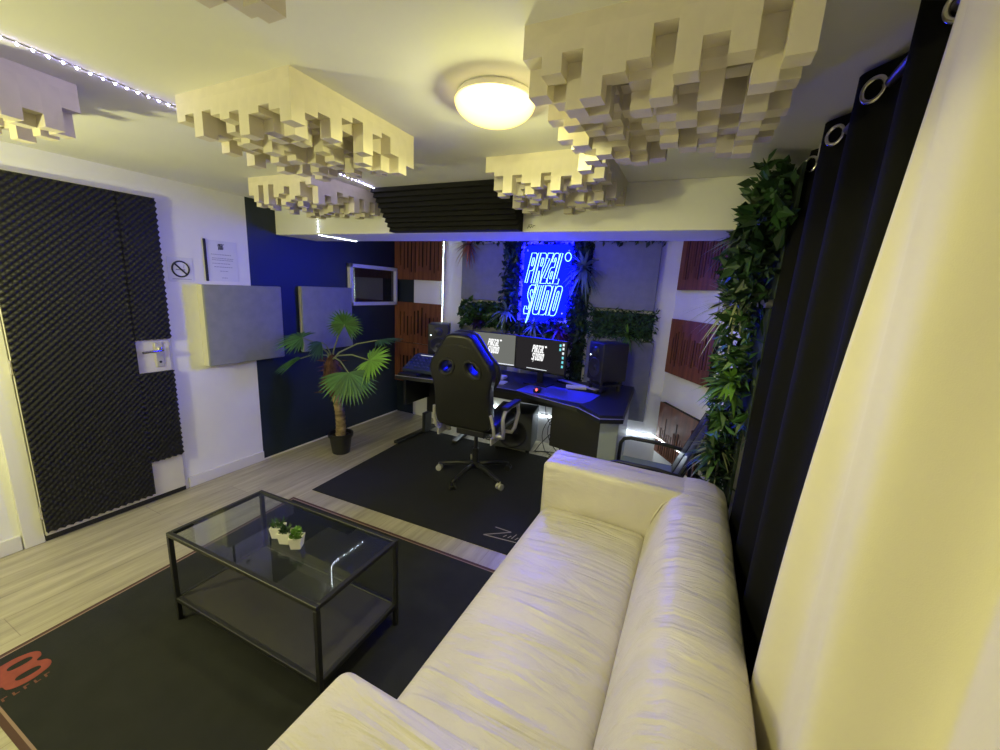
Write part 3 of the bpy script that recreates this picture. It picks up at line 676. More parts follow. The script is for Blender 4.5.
# ------------------------------------------------------------------ sofa
def softbox(bm, x0, y0, z0, x1, y1, z1, r, seg=5, crown=0.0, mx=None, sub=14):
    t = bmesh.new(); bmesh.ops.create_cube(t, size=1)
    for v in t.verts: v.co = Vector(((x0+x1)/2+v.co.x*(x1-x0), (y0+y1)/2+v.co.y*(y1-y0), (z0+z1)/2+v.co.z*(z1-z0)))
    bmesh.ops.bevel(t, geom=list(t.edges), offset=r, segments=seg, profile=0.5, affect='EDGES')
    if crown:
        big = [e for e in t.edges if e.calc_length() > 0.15]
        bmesh.ops.subdivide_edges(t, edges=big, cuts=sub, use_grid_fill=True)
        cx, cy = (x0+x1)/2, (y0+y1)/2
        for v in t.verts:
            if v.co.z > (z0+z1)/2:
                u = 1-((v.co.x-cx)/((x1-x0)/2))**2; w = 1-((v.co.y-cy)/((y1-y0)/2))**2
                v.co.z += crown*max(0, u)*max(0, w)**0.5
    merge(bm, t, mx)
t = thing('sofa', 'long cream leather sofa with square arms in front of the curtains', 'sofa', (-0.19, 1.30, 0.0042), -0.012)
def SL(x, y, z): return (x+0.19, y-1.30, z)
b = bm_new(); softbox(b, -0.63+.19, 0.52-1.3, 0.10, 0.10+.19, 2.06-1.3, 0.25, 0.02, 3); autosmooth(obj('base', b, M_SOFA, t))
b = bm_new(); softbox(b, -0.635+.19, 0.565-1.3, 0.22, -0.066+.19, 2.02-1.3, 0.42, 0.055, 6, 0.03); autosmooth(obj('seat_cushion', b, M_SOFA, t), 60)
# sloping back cushion: profile in XZ swept along Y
prof = [(-0.085, 0.34), (-0.075, 0.43), (-0.045, 0.52), (-0.012, 0.60), (0.02, 0.645), (0.07, 0.672), (0.14, 0.678), (0.21, 0.668), (0.258, 0.64), (0.277, 0.58), (0.277, 0.12), (0.20, 0.10), (0.0, 0.10), (-0.05, 0.2)]
b = bm_new(); rings = []; ys = [0.36+ (2.25-0.36)*k/40 for k in range(41)]
for k, y in enumerate(ys):
    e = 1-max(0, 1-min(k, 40-k)/2.0)*0.03
    rings.append([b.verts.new(SL(0.1+(x-0.1)*e, y, 0.35+(z-0.35)*e+0.004*math.sin(y*17+x*9))) for x, z in prof])
for A, B in zip(rings, rings[1:]):
    for k in range(len(prof)): b.faces.new((A[k], A[(k+1) % len(prof)], B[(k+1) % len(prof)], B[k]))
b.faces.new(rings[0][::-1]); b.faces.new(rings[-1])
autosmooth(obj('backrest', b, M_SOFA, t), 70)
for y0, y1 in ((0.35, 0.60), (2.01, 2.255)):
    b = bm_new(); softbox(b, -0.657+.19, y0-1.3, 0.10, 0.13+.19, y1-1.3, 0.668, 0.036, 6); autosmooth(obj('armrest', b, M_SOFA, t), 60)
b = bm_new(); tube(b, [SL(-0.07, 2.004, 0.40), SL(-0.06, 2.004, 0.5), SL(-0.02, 2.004, 0.6), SL(0.03, 2.003, 0.65), SL(0.09, 2.01, 0.677)], 0.004, seg=6); obj('seam_piping', b, M_SOFA, t)
for x in (-0.6, 0.2):
    for y in (0.42, 2.19):
        b = bm_new(); lathe(b, [(0.02, 0), (0.026, 0.11)], SL(x, y, 0), 14); obj('leg', b, M_CHROME, t)
# ------------------------------------------------------------------ coffee table
t = thing('coffee_table', 'low black metal coffee table with a clear glass top', 'coffee table', (-1.533, 1.063, 0.0045), 0.02)
w, d, h = 0.463, 0.228, 0.453; s = 0.0095
for sx in (-1, 1):
    for sy in (-1, 1):
        b = bm_new(); box(b, sx*(w-s)-s, sy*(d-s)-s, 0, sx*(w-s)+s, sy*(d-s)+s, h-2*s, 0.0015, 1); obj('leg', b, M_BLACK, t)
b = bm_new()
for sy in (-1, 1): box(b, -w, sy*(d-s)-s, h-2*s, w, sy*(d-s)+s, h, 0.002, 1)
for sx in (-1, 1): box(b, sx*(w-s)-s, -d+2*s, h-2*s, sx*(w-s)+s, d-2*s, h, 0.002, 1)
obj('top_frame', b, M_BLACK, t)
b = bm_new()
for sy in (-1, 1): box(b, -w+2*s, sy*(d-s)-s, 0.10, w-2*s, sy*(d-s)+s, 0.122, 0.002, 1)
for sx in (-1, 1): box(b, sx*(w-s)-s, -d+2*s, 0.10, sx*(w-s)+s, d-2*s, 0.122, 0.002, 1)
obj('shelf_frame', b, M_BLACK, t)
obj('lower_shelf', box(bm_new(), -w+2*s, -d+2*s, 0.106, w-2*s, d-2*s, 0.118), M_SHELF, t)
obj('glass_top', box(bm_new(), -w+2*s, -d+2*s, h-0.008, w-2*s, d-2*s, h-0.0015), M_GLASS, t)
# little plants on the glass
def pot_plant(label, x, y, kind, rz):
    t = thing('potted_succulent', label, 'potted plant', (x, y, 0.4563), rz, 'small white pots on the coffee table')
    b = bm_new(); t2 = bmesh.new(); s0, s1, hh = 0.020, 0.027, 0.052
    A = [(-s0, -s0, 0), (s0, -s0, 0), (s0, s0, 0), (-s0, s0, 0)]; B = [(-s1, -s1, hh), (s1, -s1, hh), (s1, s1, hh), (-s1, s1, hh)]
    I = [(x_*0.86, y_*0.86, hh) for x_, y_, _ in B]; J = [(x_*0.82, y_*0.82, hh-0.01) for x_, y_, _ in B]
    R = [[t2.verts.new(p) for p in q] for q in (A, B, I, J)]
    t2.faces.new(R[0][::-1]); t2.faces.new(R[3])
    for P_, Q_ in zip(R, R[1:]):
        for k in range(4): t2.faces.new((P_[k], P_[(k+1) % 4], Q_[(k+1) % 4], Q_[k]))
    merge(b, t2); obj('pot', b, M_WPOT, t)
    b = bm_new(); rnd = random.Random(int(x*1000))
    if kind == 0:
        for k in range(26):
            d = Vector((rnd.uniform(-.6, .6), rnd.uniform(-.6, .6), 1)); leaf(b, Vector((rnd.uniform(-.012, .012), rnd.uniform(-.012, .012), hh-0.011)), d, rdir(rnd), rnd.uniform(.035, .06), 0.009)
        m = M_LEAFM
    elif kind == 1:
        for k in range(46):
            d = Vector((rnd.uniform(-1, 1), rnd.uniform(-1, 1), 0.8)); leaf(b, Vector((rnd.uniform(-.015, .015), rnd.uniform(-.015, .015), hh-0.011+rnd.uniform(0, .015))), d, rdir(rnd), rnd.uniform(.025, .04), 0.012)
        m = M_LEAFD
    else:
        for k in range(60):
            z = rnd.uniform(0, 0.04); rr = 0.024*(1-z/0.05); a = rnd.uniform(0, 2*PI)
            p = Vector((rr*math.cos(a)*0.7, rr*math.sin(a)*0.7, hh-0.011+z)); leaf(b, p, Vector((math.cos(a), math.sin(a), 0.8)), rdir(rnd), 0.022, 0.014)
        tube(b, [(0, 0, hh-0.011), (0, 0, hh+0.02)], 0.01, seg=7); m = M_LEAFB
    obj('plant', b, m, t, recalc=False)
pot_plant('leftmost tiny white pot on the glass table, with upright green spikes', -1.553, 1.055, 0, 0.5)
pot_plant('middle tiny white pot on the glass table, with a dark bushy plant', -1.488, 1.045, 1, 0.4)
pot_plant('rightmost tiny white pot on the glass table, with a yellow-green plant', -1.418, 1.045, 2, 0.55)
# ------------------------------------------------------------------ rugs
def quad_prism(bm, poly, z0, z1): prism(bm, poly, z0, z1)
def inset(poly, d):
    c = Vector((sum(p[0] for p in poly)/len(poly), sum(p[1] for p in poly)/len(poly)))
    n = len(poly); out = []
    for i in range(n):
        p = Vector(poly[i]); a = (Vector(poly[i-1])-p).normalized(); b_ = (Vector(poly[(i+1) % n])-p).normalized()
        out.append(tuple(p+(a+b_)*d))
    return out
rp = [(-2.395, 0.283), (-0.33, 0.30), (-0.40, 1.875), (-2.505, 1.84)]
t = thing('area_rug', 'large dark grey rug with a brown border and red emblem under the coffee table', 'rug', (0, 0, 0))
b = bm_new(); prism(b, rp, 0.0, 0.003); obj('outer_binding', b, M_RUGED, t, label='dark brown edge')
b = bm_new(); prism(b, inset(rp, 0.018), 0.002, 0.0034); obj('inner_line', b, M_RUGPK, t, label='pinkish stitched line')
b = bm_new(); prism(b, inset(rp, 0.026), 0.002, 0.004); obj('pile', b, M_RUG, t)
# emblem: looped shape with two holes, and prongs running out of frame
cu = bpy.data.curves.new('emblem', 'CURVE'); cu.dimensions = '2D'; cu.fill_mode = 'BOTH'; cu.extrude = 0.0004
def spl(pts, cyc=True):
    s_ = cu.splines.new('BEZIER'); s_.bezier_points.add(len(pts)-1); s_.use_cyclic_u = cyc
    for q_, p_ in zip(s_.bezier_points, pts): q_.co = (p_[0], p_[1], 0); q_.handle_left_type = q_.handle_right_type = 'AUTO'
spl([(-2.325, 0.36), (-2.325, 0.42), (-2.30, 0.462), (-2.262, 0.464), (-2.243, 0.446), (-2.215, 0.468), (-2.175, 0.466), (-2.152, 0.43), (-2.148, 0.375), (-2.165, 0.345), (-2.20, 0.335), (-2.20, 0.18), (-2.235, 0.18), (-2.238, 0.31), (-2.265, 0.31), (-2.27, 0.18), (-2.325, 0.18)])
for cx, cy in ((-2.278, 0.408), (-2.194, 0.408)): spl([(cx-0.017, cy), (cx, cy+0.035), (cx+0.017, cy), (cx, cy-0.035)])
eo = bpy.data.objects.new('emblem', cu); C.objects.link(eo)
dg = bpy.context.evaluated_depsgraph_get(); dg.update(); em = bpy.data.meshes.new_from_object(eo.evaluated_get(dg)); bpy.data.objects.remove(eo)
obj('red_emblem', em, M_RED, t, loc=(0, 0, 0.0044), label='faded red looped emblem')
b = bm_new()
for k in range(10):
    y = 0.18+k*0.028; box(b, -2.132, y, 0.004, -2.112, y+0.006, 0.0048); box(b, -2.132 if k % 2 else -2.118, y+0.006, 0.004, -2.128 if k % 2 else -2.114, y+0.016, 0.0048)
obj('emblem_lettering', b, mat('dim_red_print', (0.16, 0.06, 0.045), 0.95), t)
r1 = [(-2.48, 1.983), (-0.60, 2.035), (-0.72, 3.58), (-2.575, 3.57)]
t = thing('area_rug', 'black rug with a beige script mark under the desk chair', 'rug', (0, 0, 0))
b = bm_new(); prism(b, r1, 0, 0.005); obj('pile', b, M_RUG2, t)
b = bm_new()
def stroke(bm, pts, r, z): 
    for (x0, y0), (x1, y1) in zip(pts, pts[1:]):
        d = Vector((x1-x0, y1-y0)).normalized(); n = Vector((-d.y, d.x))*r
        q_ = [(x0+n.x, y0+n.y), (x1+n.x, y1+n.y), (x1-n.x, y1-n.y), (x0-n.x, y0-n.y)]
        prism(bm, q_, z, z+0.0008)
stroke(b, [(-1.025, 2.255), (-0.905, 2.253), (-1.055, 2.138), (-0.83, 2.165)], 0.0035, 0.005)
for x, y, hh in ((-0.93, 2.18, 0.03), (-0.90, 2.185, 0.03), (-0.875, 2.187, 0.06), (-0.85, 2.19, 0.03), (-0.82, 2.19, 0.04)): stroke(b, [(x, y), (x+0.012, y+hh)], 0.003, 0.005)
obj('script_mark', b, M_SCRIPT, t)
# ------------------------------------------------------------------ palm
PX, PY = -2.85, 2.62
t = thing('potted_palm', 'artificial fan palm in a black pot against the navy wall', 'potted plant', (PX, PY, 0))
b = bm_new(); lathe(b, [(0.072, 0), (0.078, 0.005), (0.1, 0.165), (0.112, 0.168), (0.114, 0.2), (0.1, 0.2), (0.096, 0.17)], seg=28); autosmooth(obj('pot', b, M_POT, t))
b = bm_new(); lathe(b, [(0.097, 0.165), (0.05, 0.176), (0.01, 0.178)], seg=20); obj('soil', b, M_SOIL, t, smooth=True)
b = bm_new(); tp = []; tr = []
for k in range(22):
    f = k/21; tp.append((-0.055*f*f+0.012*math.sin(f*3), 0, 0.17+f*0.42)); tr.append(0.045-0.008*f+0.004*(k % 2))
tube(b, tp, tr, seg=14); obj('trunk', b, M_TRUNK, t, smooth=True)
b = bm_new(); rnd = random.Random(8)
tube(b, [(-0.05, 0, 0.55), (-0.06, 0, 0.62), (-0.075, 0, 0.72), (-0.085, 0, 0.82), (-0.08, 0, 0.90), (-0.08, 0, 0.95)], [0.045, 0.07, 0.085, 0.07, 0.045, 0.02], seg=14)
for k in range(60):
    a = rnd.uniform(0, 2*PI); z = rnd.uniform(0.6, 0.9); p = Vector((-0.075+0.06*math.cos(a), 0.06*math.sin(a), z)); leaf(b, p, Vector((math.cos(a), math.sin(a), rnd.uniform(-1.5, 0.6))), rdir(rnd), rnd.uniform(0.06, 0.12), 0.014)
obj('fibre_crown', b, M_FIBRE, t, recalc=False)
def frond(cx, cy, cz, fwd, nrm, R_, n, m, arc=260, seed=0, droop=0.15):
    rnd = random.Random(seed); base = Vector((PX, PY, 0)); c = Vector((cx, cy, cz))-base
    root = Vector((-0.08, 0, 0.88)); mid = root*0.45+c*0.55+Vector((0, 0, 0.05))
    b = bm_new(); tube(b, [root, root*0.7+mid*0.3+Vector((0, 0, .03)), mid, c*0.9+mid*0.1, c], [0.008, 0.007, 0.006, 0.005, 0.004], seg=7)
    o = obj('stalk', b, M_STALK, None)
    b = bm_new(); fwd = Vector(fwd).normalized(); nrm = Vector(nrm); nrm = (nrm-fwd*nrm.dot(fwd)).normalized(); side = nrm.cross(fwd)
    for k in range(n):
        a = math.radians(-arc/2+arc*k/(n-1)); d = fwd*math.cos(a)+side*math.sin(a)
        l = R_*(0.8+0.2*math.cos(a*0.6))*rnd.uniform(0.9, 1.05); wv = R_*0.085
        s_ = d.cross(nrm).normalized(); pr = None
        for i in range(6):
            f = i/5; q_ = c+d*l*f+nrm*(0.02*R_*(-1)**k)*f-Vector((0, 0, 1))*droop*l*f*f*1.3; ww = wv*(0.25+1.5*f if f < 0.5 else 2*(1-f)*1.0)*0.75
            cur = [b.verts.new(q_+s_*ww), b.verts.new(q_-nrm*ww*0.25), b.verts.new(q_-s_*ww)] if i < 5 else [b.verts.new(q_)]
            if pr:
                if len(cur) == 3: b.faces.new((pr[0], pr[1], cur[1], cur[0])); b.faces.new((pr[1], pr[2], cur[2], cur[1]))
                else: b.faces.new((pr[0], pr[1], cur[0])); b.faces.new((pr[1], pr[2], cur[0]))
            pr = cur
    fo = obj('frond', b, m, t, recalc=False); o.parent = fo
CAMV = Vector((0, 0, 1.6))
def tocam(x, y, z): return (CAMV-Vector((x, y, z))).normalized()
frond(-2.96, 2.34, 1.11, (-0.9, -0.5, 0.0), (0.3, -0.25, 1), 0.23, 26, M_FROND, 220, 1)
frond(-2.72, 2.58, 1.23, (0.3, -0.2, 1), (0.9, -1, 0.5), 0.18, 28, M_FROND, 300, 2)
frond(-2.86, 2.45, 1.07, (-0.2, -0.6, -0.6), (0.9, 0.3, 0.1), 0.16, 18, M_FROND, 120, 3)
frond(-2.43, 2.57, 0.95, (0.75, -0.2, 0.0), (0.55, -0.9, 0.65), 0.24, 30, M_FRONDL, 290, 4)
frond(-2.50, 2.40, 0.86, (0.45, -0.3, -0.8), (0.55, -0.6, 0.5), 0.26, 26, M_FROND, 190, 5)
frond(-2.98, 2.33, 0.93, (-0.85, -0.5, -0.3), (0.1, -0.2, 1), 0.22, 18, M_FROND, 110, 6)
frond(-2.50, 2.75, 1.10, (0.9, 0.1, 0.2), (0, -0.1, 1), 0.25, 18, M_FROND, 120, 7)
# ------------------------------------------------------------------ desk
t = thing('studio_desk', 'wide dark studio desk with angled wings against the back wall', 'desk', (0, 0, 0))
top = [(-2.46, 2.93), (-2.06, 2.99), (-1.86, 3.10), (-1.28, 3.10), (-1.1, 3.02), (-0.70, 2.905), (-0.49, 2.72), (-0.34, 2.81), (-0.40, 3.84), (-2.5, 3.84)]
b = bm_new(); prism(b, top, 0.722, 0.755, 0.002); obj('desktop', b, M_DESK, t)
b = bm_new()
for p_, q_ in zip(top[:7], top[1:8]): tube(b, [(p_[0], p_[1]-0.001, 0.757), (q_[0], q_[1]-0.001, 0.757)], 0.0028, seg=6)
obj('edge_band', b, M_EDGE, t)
b = bm_new(); prism(b, [(-0.69, 2.93), (-0.49, 2.73), (-0.345, 2.815), (-0.405, 3.84), (-0.60, 3.84), (-0.56, 3.3)], 0.755, 0.778, 0.004); obj('side_wing', b, M_DESK, t)
b = bm_new(); prism(b, [(-2.45, 2.95), (-2.25, 2.98), (-2.32, 3.84), (-2.49, 3.84)], 0.755, 0.775, 0.004); obj('side_wing', b, M_DESK, t)
b = bm_new(); prism(b, [(-0.50, 2.83), (-0.375, 2.86), (-0.40, 3.6), (-0.52, 3.6)], 0.0, 0.722, 0.004); obj('leg_panel', b, M_DESKGR, t, label='grey desk leg panel')
b = bm_new(); tube(b, [(-0.505, 2.826, 0.70)]+[(-0.4375-0.0675*math.cos(a), 2.84+0.02*(1-math.cos(a))/2, 0.70+0.052*math.sin(a)) for a in [PI*k/10 for k in range(11)]], 0.004, seg=6); obj('arched_trim', b, M_EDGE, t)
b = bm_new(); prism(b, [(-0.93, 3.02), (-0.505, 2.93), (-0.52, 3.6), (-0.88, 3.6)], 0.36, 0.722, 0.003); obj('pedestal', b, M_BLACK, t)
b = bm_new(); box(b, -2.50, 3.50, 0.25, -2.06, 3.54, 0.722, 0.003); box(b, -2.5, 3.42, 0.03, -2.46, 3.54, 0.25, 0.003); box(b, -2.5, 3.1, 0.42, -2.47, 3.5, 0.722, 0.003); obj('leg_panel', b, M_DESK, t)
for x, x2 in ((-2.55, -2.53), (-2.06, -2.16)):
    b = bm_new(); mx = Matrix.Translation((x, 3.05 if x < -2.3 else 3.38, 0.006)) @ Matrix.Rotation(math.atan2(x-x2, 0.75), 4, 'Z')
    L_ = 0.78 if x < -2.3 else 0.4
    box(b, -0.03, 0, 0, 0.03, L_, 0.03, 0.006, 2, mx); obj('foot', b, M_BLKPL, t)
obj('back_panel', box(bm_new(), -2.45, 3.80, 0.45, -0.5, 3.82, 0.722), M_BLACK, t)
# ------------------------------------------------------------------ things on the desk
def monitor(label, x, y, rz, scr, full):
    t = thing('computer_monitor', label, 'monitor', (x, y, 0.755), rz, 'monitors on the studio desk')
    w, h, z0 = 0.26, 0.315, 0.115
    obj('housing', box(bm_new(), -w, 0, z0, w, 0.03, z0+h, 0.004), M_BLKPL, t)
    sc_ = obj('screen', box(bm_new(), -w+0.008, -0.0015, z0+0.016, w-0.008, 0.002, z0+h-0.008), scr, t)
    lx0, lx1, lz0, lz1 = (-0.085, 0.065, z0+0.095, z0+0.25) if full else (-0.04, 0.11, z0+0.10, z0+0.255)
    obj('screen_logo', logo_fill(lx0, lx1, lz0, lz1), M_WHITEL, sc_, loc=(0, -0.0025, 0), rot=VERT)
    if full:
        for k, (dx, dz, m) in enumerate(((0.19, 0.262, 0), (0.22, 0.27, 1), (0.19, 0.225, 0), (0.22, 0.235, 1), (0.22, 0.195, 1), (0.22, 0.155, 0), (0.22, 0.115, 0), (0.22, 0.075, 0))):
            b = bm_new(); box(b, dx, -0.0025, z0+dz, dx+0.018, -0.0016, z0+dz+0.022, 0.0003, 1); obj('desktop_icon', b, M_ICON2 if m else M_ICON, sc_)
        b = bm_new(); box(b, -0.13, -0.0025, z0+0.025, 0.08, -0.0016, z0+0.031); obj('task_bar', b, M_ICON2, sc_)
    else:
        b = bm_new(); box(b, -w+0.008, -0.0025, z0+0.016, w-0.008, -0.0016, z0+0.026); obj('task_bar', b, M_ICON2, sc_)
    b = bm_new(); box(b, -0.03, 0.03, 0.01, 0.03, 0.05, z0+0.16, 0.004); obj('stand_neck', b, M_BLKPL, t)
    b = bm_new(); box(b, -0.12, -0.07, 0, 0.12, 0.11, 0.012, 0.004); obj('stand_foot', b, M_BLKPL, t)
monitor('left monitor with a grey lit screen, half hidden by the gaming chair', -1.745, 3.50, 0.02, M_SCREEN2, False)
monitor('right monitor with a black screen, white logo and a column of icons', -1.215, 3.44, -0.14, M_SCREEN, True)
def speaker(label, x, y, z, rz, w=0.21, d=0.26, h=0.33):
    t = thing('studio_monitor_speaker', label, 'loudspeaker', (x, y, z), rz, 'studio loudspeakers on the desk')
    autosmooth(obj('cabinet', box(bm_new(), -w/2, 0, 0.03, w/2, d, 0.03+h, 0.008, 3), M_SPKR, t))
    fr = Matrix.Rotation(PI/2, 4, 'X')
    b = bm_new(); lathe(b, [(0.082, 0), (0.085, 0.004), (0.078, 0.006), (0.07, 0.001), (0.03, -0.002), (0.022, 0.003), (0.004, 0.006)], seg=28, mx=Matrix.Translation((0, -0.001, 0.03+0.115)) @ fr); obj('woofer', b, M_CONE, t, smooth=True)
    b = bm_new(); lathe(b, [(0.042, 0), (0.042, 0.004), (0.02, 0.001), (0.012, 0.005), (0.002, 0.007)], seg=24, mx=Matrix.Translation((0, -0.001, 0.03+0.255)) @ fr); obj('tweeter', b, M_CONE, t, smooth=True)
    b = bm_new(); lathe(b, [(0.006, 0), (0.006, 0.003)], seg=10, mx=Matrix.Translation((-0.075, -0.001, 0.03+0.215)) @ fr); obj('status_light', b, M_DOTL, t)
    for sx in (-1, 1):
        for yy in (0.03, d-0.03): b = bm_new(); lathe(b, [(0.014, 0), (0.018, 0.03)], (sx*(w/2-0.03), yy, 0), 10); obj('foot', b, M_BLKPL, t)
speaker('right black loudspeaker at the desk end, in front of a low grey panel', -0.71, 3.45, 0.84, -0.75)
speaker('left black loudspeaker behind the gaming chair, with a small white light', -2.32, 3.43, 0.86, 0.5)
for lab, x, y, z, rz in (('black speaker stand under the right loudspeaker', -0.71, 3.45, 0.84, -0.75), ('black speaker stand under the left loudspeaker', -2.32, 3.43, 0.86, 0.5)):
    z0 = 0.777; t = thing('speaker_stand', lab, 'speaker stand', (x, y, z0), rz); hh = z-z0
    obj('plate', box(bm_new(), -0.1, 0.0, hh-0.012, 0.1, 0.25, hh-0.0005, 0.003), M_BLKPL, t)
    for sx in (-0.08, 0.08):
        for yy in (0.03, 0.21): obj('leg', box(bm_new(), sx-0.012, yy-0.012, 0.001, sx+0.012, yy+0.012, hh-0.012), M_BLKPL, t)
t = thing('mixing_console', 'small blue-grey mixing console at the left end of the desk', 'mixing console', (-2.30, 3.06, 0.777), 0.08)
b = bm_new(); prism(b, [(0, 0), (0.30, 0), (0.30, 0.14), (0.22, 0.132), (0, 0.03)], -0.17, 0.17, 0.004, Matrix(((0, 0, 1, 0), (1, 0, 0, 0), (0, 1, 0, 0), (0, 0, 0, 1)))); obj('console_body', b, M_MIX, t)
nrm_ = Vector((0, -0.12, 0.2)).normalized()
for r in range(4):
    for c in range(7):
        y = 0.04+r*0.045; z = 0.03+y*0.4636+0.001; b = bm_new(); mx = Matrix.Translation((-0.14+c*0.046, y, z)) @ Matrix.Rotation(math.atan2(0.102, 0.22), 4, 'X')
        lathe(b, [(0.009, 0), (0.008, 0.012), (0.003, 0.013)], seg=8, mx=mx); obj('knob', b, M_KNOB, t)
b = bm_new(); box(b, -0.1, 0.02, 0.04, 0.15, 0.026, 0.044, 0, mx=Matrix.Translation((0, 0.2, 0.092))); obj('meter_strip', b, M_ICON2, t)
t = thing('midi_keyboard', 'slim keyboard with a row of white keys on the right of the desk', 'keyboard', (-0.86, 3.60, 0.755), -0.45)
obj('case', box(bm_new(), -0.24, -0.06, 0, 0.24, 0.06, 0.022, 0.004), M_BLKPL, t)
for k in range(20):
    b = bm_new(); box(b, -0.22+k*0.022, -0.058, 0.022, -0.22+k*0.022+0.02, 0.0, 0.029, 0.001, 1); obj('white_key', b, M_WKEY, t)
t = thing('computer_keyboard', 'white computer keyboard in front of the left monitor', 'keyboard', (-1.66, 3.27, 0.755), 0.05)
obj('case', box(bm_new(), -0.19, -0.06, 0, 0.19, 0.06, 0.01, 0.003), M_WKEY, t)
b = bm_new()
for r in range(5):
    for c in range(15): box(b, -0.18+c*0.024, -0.052+r*0.021, 0.01, -0.18+c*0.024+0.02, -0.052+r*0.021+0.017, 0.0135)
obj('keys', b, M_PAPER, t)
b = bm_new(); prism(b, [(-0.09, -0.05), (0.09, -0.05), (0.09, 0.05), (-0.09, 0.05)], 0, 0.03, 0.006); tag(obj('small_box', b, M_PAPER, loc=(-1.62, 3.40, 0.7675)), 'small pale box between the keyboard and the left monitor stand', 'box')
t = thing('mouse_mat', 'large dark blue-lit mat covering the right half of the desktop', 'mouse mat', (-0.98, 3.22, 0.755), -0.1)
obj('mat_sheet', box(bm_new(), -0.3, -0.15, 0, 0.33, 0.22, 0.003), mat('neon_tinted_mat_cloth', (0.1, 0.11, 0.6), 0.5), t)  # the neon sign's blue light is put into the mat's base colour
t = thing('computer_mouse', 'black computer mouse with a red light on the desk mat', 'mouse', (-1.12, 3.17, 0.758), 0.2)
b = bm_new(); softbox(b, -0.032, -0.055, 0, 0.032, 0.055, 0.034, 0.015, 4); obj('shell', b, M_BLKPL, t, smooth=True)
b = bm_new(); box(b, -0.006, -0.056, 0.018, 0.006, -0.04, 0.036, 0.003); obj('red_light', b, M_REDL, t, label='glowing red light')
b = bm_new(); mx = Matrix.Translation((-0.93, 3.50, 0.785)) @ Matrix.Rotation(1.15, 4, 'Z') @ Matrix.Rotation(PI/2, 4, 'Y')
b2 = bm_new(); lathe(b2, [(0.018, -0.09), (0.02, -0.088), (0.02, 0.088), (0.018, 0.09)], seg=18); t = thing('paper_roll', 'short white roll lying beside the white-keyed keyboard', 'roll', (-0.86, 3.47, 0.778), 0)
o = obj('sheet', b2, M_PAPER, t, rot=(0, PI/2, 0.35)); b.free()
b = bm_new(); lathe(b, [(0.008, 0.0905), (0.008, 0.091)], seg=12); obj('core', b, M_INK, t, rot=(0, PI/2, 0.35))
# subwoofer below
t = thing('subwoofer', 'dark grey subwoofer with a round cone on the floor beneath the desk', 'subwoofer', (-1.47, 3.50, 0.0052), 0.18)
autosmooth(obj('cabinet', box(bm_new(), -0.2, 0, 0.035, 0.2, 0.36, 0.42, 0.012, 3), M_SUB, t))
fr = Matrix.Translation((0, -0.001, 0.2)) @ Matrix.Rotation(PI/2, 4, 'X')
b = bm_new(); lathe(b, [(0.15, 0), (0.152, 0.006), (0.14, 0.01), (0.125, 0.002), (0.05, -0.0), (0.04, 0.008), (0.004, 0.014)], seg=36, mx=fr); obj('woofer_cone', b, M_CONE, t, smooth=True)
for sx in (-1, 1):
    for yy in (0.05, 0.31):
        b = bm_new(); lathe(b, [(0.022, 0), (0.02, 0.036)], (sx*0.16, yy, 0.0), 10); obj('foot', b, M_BLKPL, t)
t = thing('cable_tangle', 'loose black cables looping behind the subwoofer under the desk', 'cables', (-1.15, 3.74, 0.0)); rnd = random.Random(5)
for k in range(5):
    pts = []; x0 = rnd.uniform(-0.12, 0.1)
    for i in range(16):
        f = i/15; pts.append((x0+0.1*math.sin(f*7+k*2)+0.15*f*(1 if k % 2 else -0.4), 0.05*math.cos(f*6+k)-0.1*f, max(0.008, 0.6*(1-f*1.6))))
    b = bm_new(); tube(b, pts, 0.004, seg=5); obj('cable', b, M_BLKPL, t)
t = thing('cable_tangle', 'black cables lying on the floor behind the gaming chair', 'cables', (-2.0, 3.74, 0.0))
for k in range(4):
    b = bm_new(); tube(b, [(-0.2+0.045*i+0.02*math.sin(i*2+k), 0.07*math.sin(i*1.3+k*1.7), 0.006+0.001*k) for i in range(14)], 0.005, seg=5); obj('cable', b, M_BLKPL, t)
t = thing('rolled_mat', 'small rolled mottled brown mat on the floor below the desk pedestal', 'rolled mat', (-0.80, 3.70, 0.0405))
b = bm_new(); lathe(b, [(0.004, -0.16), (0.034, -0.16), (0.04, -0.155), (0.04, 0.155), (0.034, 0.16), (0.004, 0.16)], seg=16, mx=Matrix.Rotation(PI/2, 4, 'Y')); autosmooth(obj('roll', b, M_MATROLL, t))
b = bm_new(); lathe(b, [(0.0415, -0.01), (0.0415, 0.01)], seg=16, mx=Matrix.Rotation(PI/2, 4, 'Y'), cap=False); obj('tie', b, M_BLKPL, t)
